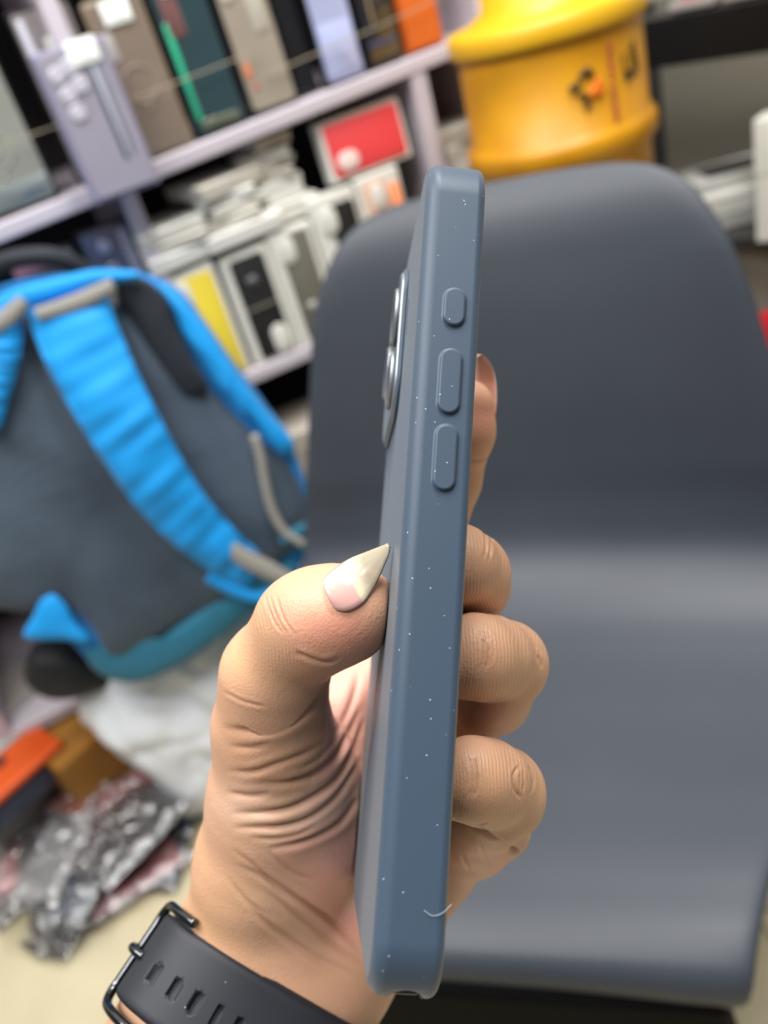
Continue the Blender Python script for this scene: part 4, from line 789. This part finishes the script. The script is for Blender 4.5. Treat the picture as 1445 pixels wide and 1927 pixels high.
# ================================================================== BACKPACK
BB0 = Wp(290, 880, 1.05); tl = math.radians(12); bn = Y1 * math.cos(tl) - Z * math.sin(tl); bv = Y1 * math.sin(tl) + Z * math.cos(tl)
def bl(x, y, off=0.0):                        # pixel on the photo's bag plane, pushed off mm towards the viewer -> (x, v)
    p = onplane(x, y, BB0 - bn * off, bn) - BB0; return (p @ X1, p @ bv)
def b3(x, y, off): return onplane(x, y, BB0 - bn * off, bn)
def fabric(name, rgb, bs=900, bu=.5, rgb2=None, rough=.62):
    m = mat(name, rgb, rough, var=.10, vscale=6, rgb2=rgb2, spec=.35, sheen=.1); nt = m.node_tree; b = nt.nodes['Principled BSDF']; tc = nt.nodes.new('ShaderNodeTexCoord')
    v = nt.nodes.new('ShaderNodeTexVoronoi'); v.inputs['Scale'].default_value = bs; v.inputs['Randomness'].default_value = 0.1; nt.links.new(tc.outputs['Object'], v.inputs[0])
    bp = nt.nodes.new('ShaderNodeBump'); bp.inputs['Strength'].default_value = bu; bp.inputs['Distance'].default_value = .001; nt.links.new(v.outputs[0], bp.inputs['Height']); nt.links.new(bp.outputs[0], b.inputs['Normal']); return m
BLU = fabric('bright_blue_nylon', (10, 150, 228), 1200, .15); BLU2 = fabric('blue_nylon', (10, 122, 196), 1200, .15); TEAL = fabric('teal_nylon', (38, 112, 140), 1200, .15); MESH = fabric('grey_mesh_fabric', (74, 89, 105), 300, 1.0, rgb2=(55, 68, 84)); DKN = fabric('dark_navy_nylon_and_shade', (26, 34, 44), 900, .2); WEB = fabric('grey_webbing', (150, 148, 142), 1500, .3)
bagp = empty('backpack', b3(240, 1270, -.06)); tag(bagp, 'blue and dark grey backpack with wide blue shoulder strap, lying tilted against the rack', 'bag')
gus = [(-70, 575), (40, 528), (150, 511), (260, 513), (322, 540), (388, 612), (442, 690), (505, 772), (550, 845), (578, 920), (590, 990), (572, 1055), (510, 1108), (430, 1166), (330, 1236), (240, 1272), (198, 1262), (150, 1225), (110, 1185), (60, 1140), (-40, 1130), (-110, 1000), (-120, 760)]
wrk = lambda V_: wob(V_, 34, 2)[:, None] * np.array([0, .0035, .002])
v, f = pillow([bl(*p) for p in gus], BB0, X1, bv, bn, .022, .15, 12, power=.42, disp=wrk); obj('bag_body', v, f, BLU2, bagp)
pan = [(-80, 610), (50, 562), (170, 528), (250, 519), (292, 548), (318, 610), (362, 690), (425, 765), (482, 822), (540, 880), (575, 950), (580, 1000), (545, 1045), (470, 1092), (430, 1122), (330, 1188), (240, 1244), (214, 1240), (170, 1188), (130, 1150), (60, 1160), (-40, 1150), (-120, 900)]
v, f = pillow([bl(*p, .026) for p in pan], BB0 - bn * .012, X1, bv, bn, .030, .01, 14, power=.45, disp=lambda V_: wob(V_, 22, 5)[:, None] * np.array([0, .006, .002]) + wob(V_, 60, 7)[:, None] * np.array([0, .0018, .001])); obj('back_panel', v, f, MESH, bagp)
bot = [(505, 1085), (545, 1060), (566, 1072), (512, 1130), (432, 1190), (332, 1258), (240, 1290), (188, 1276), (160, 1240), (170, 1222), (214, 1236), (245, 1238), (330, 1180), (430, 1112)]
v, f = pillow([bl(*p, .02) for p in bot], BB0 - bn * .012, X1, bv, bn, .013, .05, 6); obj('bottom_gusset', v, f, TEAL, bagp)
side = [(300, 532), (325, 548), (392, 622), (446, 702), (508, 786), (552, 846), (540, 858), (498, 812), (452, 770), (400, 712), (358, 650), (325, 590)]
v, f = pillow([bl(*p, .024) for p in side], BB0 - bn * .020, X1, bv, bn, .012, .03, 6, disp=lambda V_: wob(V_, 90, 5)[:, None] * np.array([0, .003, .002])); obj('side_panel', v, f, BLU, bagp)
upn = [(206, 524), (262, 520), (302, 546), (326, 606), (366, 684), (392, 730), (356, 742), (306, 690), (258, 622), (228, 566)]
v, f = pillow([bl(*p, .036) for p in upn], BB0 - bn * .036, X1, bv, bn, .006, .02, 6); obj('upper_shade_patch', v, f, DKN, bagp)  # dark pad laid on the upper back: shade built as a navy piece
tri = [(98, 1118), (118, 1132), (140, 1170), (168, 1206), (120, 1204), (44, 1196), (62, 1160), (84, 1124)]
v, f = pillow([bl(*p, .03) for p in tri], BB0 - bn * .030, X1, bv, bn, .008, .01, 6); obj('strap_anchor', v, f, BLU, bagp)
def rib(pts, wpx, off, m, name, th=.005, arch=.004, puck=0, offs=None, **k):
    n_ = len(pts); offs = offs or [off] * n_; P_ = [b3(x, y, o_) for (x, y), o_ in zip(pts, offs)]; P_ = np.array(P_); T_ = np.gradient(P_, axis=0); S_ = np.cross(T_, bn); S_ /= np.linalg.norm(S_, axis=1, keepdims=True)
    v, f = ribbon(P_, [w_ * .95 / F for w_ in wpx], S_, -bn, th, arch, puck=puck, **k); return obj(name, v, f, m, bagp)
rib([(122, 560), (150, 640), (190, 725), (240, 815), (292, 900), (350, 975), (415, 1035), (480, 1082)], [152, 150, 142, 136, 128, 118, 104, 86], 0, BLU, 'shoulder_strap', .006, .006, puck=.0022, pf=70, offs=[.052, .064, .074, .080, .078, .070, .060, .046], nseg=110)
rib([(8, 585), (8, 650), (-8, 720), (-30, 800)], [62, 62, 60, 60], .056, BLU, 'shoulder_strap', .006, .005, puck=.002)
rib([(-40, 610), (30, 566), (110, 542), (190, 522), (262, 517)], [50, 44, 40, 34, 16], .050, BLU, 'yoke_band', .005, .004)
rib([(70, 592), (110, 580), (160, 562), (214, 536)], [26, 30, 32, 26], .066, WEB, 'webbing', .003, .002); rib([(-20, 618), (14, 596), (46, 566)], [34, 34, 26], .066, WEB, 'webbing', .003, .002); rib([(196, 530), (206, 550), (214, 575)], [14, 18, 14], .054, WEB, 'webbing', .002, .001)
rib([(430, 1030), (465, 1052), (505, 1072), (545, 1092)], [36, 44, 44, 34], .066, WEB, 'strap_webbing', .003, .002)
rib([(392, 1082), (440, 1108), (490, 1122), (520, 1108)], [34, 36, 30, 20], .050, BLU, 'strap_end', .004, .003)
v, f = tube(spline([b3(*p, .040) for p in ((478, 818), (488, 850), (498, 905), (512, 960), (535, 1000), (575, 1026))], 30), .0055, 8); obj('pocket_trim', v, f, WEB, bagp)
rib([(530, 1020), (560, 1000), (588, 985)], [22, 26, 24], .036, TEAL, 'pocket_strap', .003, .002)
# padded haul handle on top
v, f = tube(spline([b3(*p) for p in ((-60, 560, .02), (-20, 508, .03), (50, 484, .035), (110, 486, .03), (150, 506, .02), (165, 520, .01))], 40), .011, 12); obj('haul_handle', v, f, DKN, bagp)
v, f = tube(spline([b3(*p) for p in ((-60, 548, .022), (-20, 498, .032), (50, 474, .037), (112, 478, .032), (152, 498, .022), (168, 514, .012))], 40), .0045, 8); obj('handle_piping', v, f, BLU, bagp)
# small black pouch and what it leans on
blk = fabric('black_cloth', (18, 20, 24), 900, .2); pc = Wp(108, 1262, 1.2)
v, f = pillow([(-.035, -.025), (-.040, .02), (-.02, .045), (.03, .040), (.060, .01), (.062, -.045), (.02, -.052)], pc, X1, Z, Y1, .035, .05, 8, disp=lambda V_: wob(V_, 50, 3)[:, None] * .003)
o = obj('pouch', v, f, blk); tag(o, 'small black cloth pouch under the lower left corner of the backpack', 'pouch')
# ================================================================== WHITE PLASTIC SACK
PL_ = mat('white_polythene', (232, 236, 242), .38, var=.06, vscale=9, bump=.25, bscale=22, bdist=.006, sss=0, spec=.5, trans=.0)
sN = np.array([0, .974, -.228]); sV = np.array([0, .228, .974]); SO = np.array([0, .94, 0])
def sk(x, y): p = onplane(x, y, SO, sN) - SO; return (p[0], max(p @ sV, .004))
so = [(168, 1225), (146, 1300), (152, 1352), (215, 1390), (282, 1440), (330, 1505), (362, 1565), (400, 1600), (470, 1600), (560, 1560), (640, 1440), (660, 1280), (600, 1170), (480, 1120), (300, 1180)]
def crum(V_):
    W_ = V_ * np.array([1, 1, .45]); a = np.abs(wob(W_, 18, 3)) * 1.1 + np.abs(wob(W_, 44, 8)) * .42 + np.abs(wob(V_ * np.array([.5, 1, 1]), 30, 2)) * .4; d = np.stack([wob(V_, 20, 6) * .006, -a * .020 + .012, wob(V_, 25, 9) * .004], 1); d[:, 2] = np.maximum(d[:, 2], .003 - V_[:, 2]); return d
v, f = pillow([sk(*p) for p in so], SO, X1, sV, sN, .075, .07, 40, power=.5, n_out=200, disp=crum); v[:, 2] = np.maximum(v[:, 2], .001); o = obj('plastic_sack', v, f, PL_); tag(o, 'crumpled white plastic sack on the floor under the backpack', 'bag')
# ================================================================== PILE ON THE FLOOR, LEFT
def slabthing(name, c, xa, ya, hx, hy, hz, m, label, cat, group=None, bev=.003, wr_=0.0, extra=None):
    xa = xa / np.linalg.norm(xa); n_ = np.cross(xa, ya); n_ /= np.linalg.norm(n_); ya = np.cross(n_, xa); root = empty(name, c - n_ * hz)
    tag(root, label, cat, group); return root, xa, ya, n_
la = atz(260, 1500, 0) - atz(60, 1700, 0); la /= np.linalg.norm(la); lb = np.cross(Z, la)
root, xa, ya, n_ = slabthing('carton_box', atz(140, 1378, .17), lb, la, .1, .1, .075, None, 'mustard brown cardboard carton on the floor beside the white sack', 'box')
CAR = mat('mustard_card', (158, 106, 34), .7, var=.3, vscale=10); c_ = atz(140, 1378, .17); c_[2] = .085
box('carton', c_, lb, la, Z, .050, .062, .0835, CAR, root, .003); box('flap', c_ + Z * .0855 + lb * .025, lb, la, Z, .024, .061, .0014, CAR, root, .001); box('flap', c_ + Z * .0855 - lb * .026, lb, la, Z, .024, .061, .0014, CAR, root, .001)
GLS = mat('frosted_clear_plastic', (196, 200, 198), .12, coat=1, alpha=.62)
for i, (x, y, z, lb_) in enumerate(((60, 1330, .182, 'clear plastic case box on the carton, lower of the two'), (28, 1298, .204, 'clear plastic case box on the carton, upper of the two'))):
    c2 = atz(x, y, z); root, xa, ya, n_ = slabthing('clear_case_box', c2, la, lb, .1, .05, .01, None, lb_, 'box', 'clear boxes stacked on the carton')
    box('box_body', c2, la, lb, Z, .105, .052, .010, GLS, root, .002); box('box_content', c2 - Z * .001, la, lb, Z, .085, .040, .006, mat('content', ((170, 172, 168), (190, 120, 104))[i], .4), root, .002)
ORG = mat('orange_case', (216, 84, 22), .4, var=.1); c2 = atz(14, 1450, .180); nO = Z * .97 + la * .1; nO /= np.linalg.norm(nO)
root = empty('orange_phone_case', c2 - Z * .01); tag(root, 'bright orange phone case box lying on the pile at the left edge', 'phone case')
v, f = boxmesh(c2, la, np.cross(nO, la), nO, .078, .044, .007, .005, 3); o = obj('case_body', v, f, ORG, root); wn(o)
v, f = prism([(.011 * math.cos(k), .011 * math.sin(k)) for k in np.linspace(0, 6.283, 26, endpoint=False)], la, np.cross(nO, la), nO, atz(-2, 1436, .188), 0, .003, .001); obj('camera_opening', v, f, mat('dark_plum', (72, 38, 48), .3), root)
NVY = mat('navy_card', (26, 31, 58), .4, coat=.4); c3 = atz(24, 1478, .145); v, f = boxmesh(c3, la, lb, Z, .078, .043, .020, .003); o = obj('navy_box', v, f, NVY); wn(o); tag(o, 'navy blue box under the orange phone case', 'box')
c3 = atz(24, 1478, .120); c3[2] = .062; v, f = boxmesh(c3, la, lb, Z, .072, .040, .060, .003); o = obj('grey_box', v, f, mat('dim_grey_card', (120, 116, 110), .5)); wn(o); tag(o, 'grey box at the base of the pile under the navy box', 'box')
# glossy poly-bagged phone cases: each packet a thing with its film and the case inside
cols = [('smoke grey', (88, 86, 88)), ('charcoal', (58, 56, 60)), ('dusty rose', (186, 118, 124)), ('navy', (24, 36, 96)), ('taupe', (120, 98, 84)), ('brick brown', (140, 70, 50)), ('cream', (190, 184, 168)), ('dark plum', (70, 48, 60)), ('slate', (86, 94, 108)), ('pale grey', (150, 150, 152))]
def film(name):
    m = bpy.data.materials.new(name); m.use_nodes = True; nt = m.node_tree; nt.nodes.clear(); N_ = nt.nodes.new; o = N_('ShaderNodeOutputMaterial')
    tr = N_('ShaderNodeBsdfTransparent'); gl = N_('ShaderNodeBsdfGlossy'); gl.inputs['Roughness'].default_value = .12; df = N_('ShaderNodeBsdfDiffuse'); df.inputs[0].default_value = (.6, .6, .62, 1)
    lw = N_('ShaderNodeLayerWeight'); lw.inputs[0].default_value = .35; tc = N_('ShaderNodeTexCoord'); n = N_('ShaderNodeTexNoise'); n.inputs['Scale'].default_value = 42; n.inputs['Detail'].default_value = 3; nt.links.new(tc.outputs['Object'], n.inputs[0])
    bp = N_('ShaderNodeBump'); bp.inputs['Strength'].default_value = 1; bp.inputs['Distance'].default_value = .015; nt.links.new(n.outputs[0], bp.inputs['Height'])
    for x in (gl, lw): nt.links.new(bp.outputs[0], x.inputs['Normal'])
    m1 = N_('ShaderNodeMixShader'); m1.inputs[0].default_value = .05; nt.links.new(tr.outputs[0], m1.inputs[1]); nt.links.new(df.outputs[0], m1.inputs[2])
    ma = N_('ShaderNodeMath'); ma.operation = 'MULTIPLY_ADD'; ma.inputs[1].default_value = 1.0; ma.inputs[2].default_value = .16; nt.links.new(lw.outputs['Fresnel'], ma.inputs[0])
    m2 = N_('ShaderNodeMixShader'); nt.links.new(ma.outputs[0], m2.inputs[0]); nt.links.new(m1.outputs[0], m2.inputs[1]); nt.links.new(gl.outputs[0], m2.inputs[2]); nt.links.new(m2.outputs[0], o.inputs[0]); return m
FILM = film('glossy_film')
def packet(c, xa, ya, n_, L, w_, t_, ci, label, seed):
    root = empty('bagged_phone_case', c - n_ * t_); tag(root, label, 'packet', 'bagged phone cases piled on the floor')
    cm = mat('case_' + cols[ci][0].replace(' ', '_'), cols[ci][1], .22, coat=.8, bump=.5, bscale=50, bdist=.006)
    v, f = boxmesh(c, xa, ya, n_, L * .80, w_ * .80, t_ * .45, .004, 2); o = obj('phone_case', v, f, cm, root); wn(o)
    nx, ny = 22, 12; V_ = []; Fc = []
    for s_ in (1, -1):
        for i in range(nx + 1):
            for j in range(ny + 1):
                u, q_ = i / nx * 2 - 1, j / ny * 2 - 1; e_ = max(abs(u), abs(q_)); h_ = t_ * (1 - e_ ** 5) ** .5
                P_ = np.array([u * L * (1 + .03 * math.sin(3 * q_ + seed)), q_ * w_ * (1 + .05 * math.sin(4 * u + seed)), 0]); wv_ = wob(P_ * (1 if s_ > 0 else 1.3), 120, seed) * .0032 + wob(P_, 260, seed + 2) * .0014
                V_.append(c + xa * P_[0] + ya * P_[1] + n_ * (s_ * (h_ + wv_ * (1 - e_ ** 4) + .0006)))
    of = (nx + 1) * (ny + 1)
    for i in range(nx):
        for j in range(ny): a = i * (ny + 1) + j; Fc.append([a, a + ny + 1, a + ny + 2, a + 1]); b_ = of + a; Fc.append([b_, b_ + 1, b_ + ny + 2, b_ + ny + 1])
    V_ = np.array(V_); V_[:, 2] = np.maximum(V_[:, 2], .001); obj('plastic_film', V_, Fc, FILM, root)
spots = [(60, 1640, 0), (150, 1690, 1), (250, 1640, 2), (310, 1580, 3), (40, 1560, 4), (130, 1610, 5), (205, 1560, 6), (262, 1530, 3), (95, 1545, 1), (180, 1500, 2), (240, 1470, 5), (150, 1640, 8), (215, 1600, 3), (60, 1595, 2), (120, 1570, 0), (190, 1545, 7), (255, 1560, 1), (170, 1460, 5), (225, 1510, 2), (100, 1610, 9)]
where = ['beside the front left rim of the pile', 'at the front tip of the pile', 'on the right front rim of the pile', 'at the far right end near the sack', 'at the left rim under the grey box', 'in the bottom layer near the middle', 'low in the pile centre', 'low on the right beside the white sack', 'in the middle layer left of centre', 'in the middle layer toward the carton', 'at the back of the pile by the sack corner', 'in the upper layer at the front', 'in the upper layer right of centre', 'high on the left side', 'high on the pile just left of centre', 'high at the centre of the pile', 'high on the right side', 'at the very back against the carton', 'high at the back right', 'topmost at the left front']
for i, (x, y, ci) in enumerate(spots):
    zz = .014 + (.021 * (i // 5)) + .004 * (i % 3); c_ = atz(x, y, zz); a = math.radians([0, 14, -20, 32, -8, 46, -34, 10][i % 8]); xa = la * math.cos(a) + lb * math.sin(a); ya = np.cross(Z, xa); tz = math.radians([4, -3, 6, -6, 3][i % 5]) * (1 if i > 4 else .3)
    n_ = Z * math.cos(tz) + ya * math.sin(tz); ya = np.cross(n_, xa)
    packet(c_, xa, ya, n_, .088, .048, .0085, ci, '%s case in poly bag, %s' % (cols[ci][0], where[i]), i * 1.3)
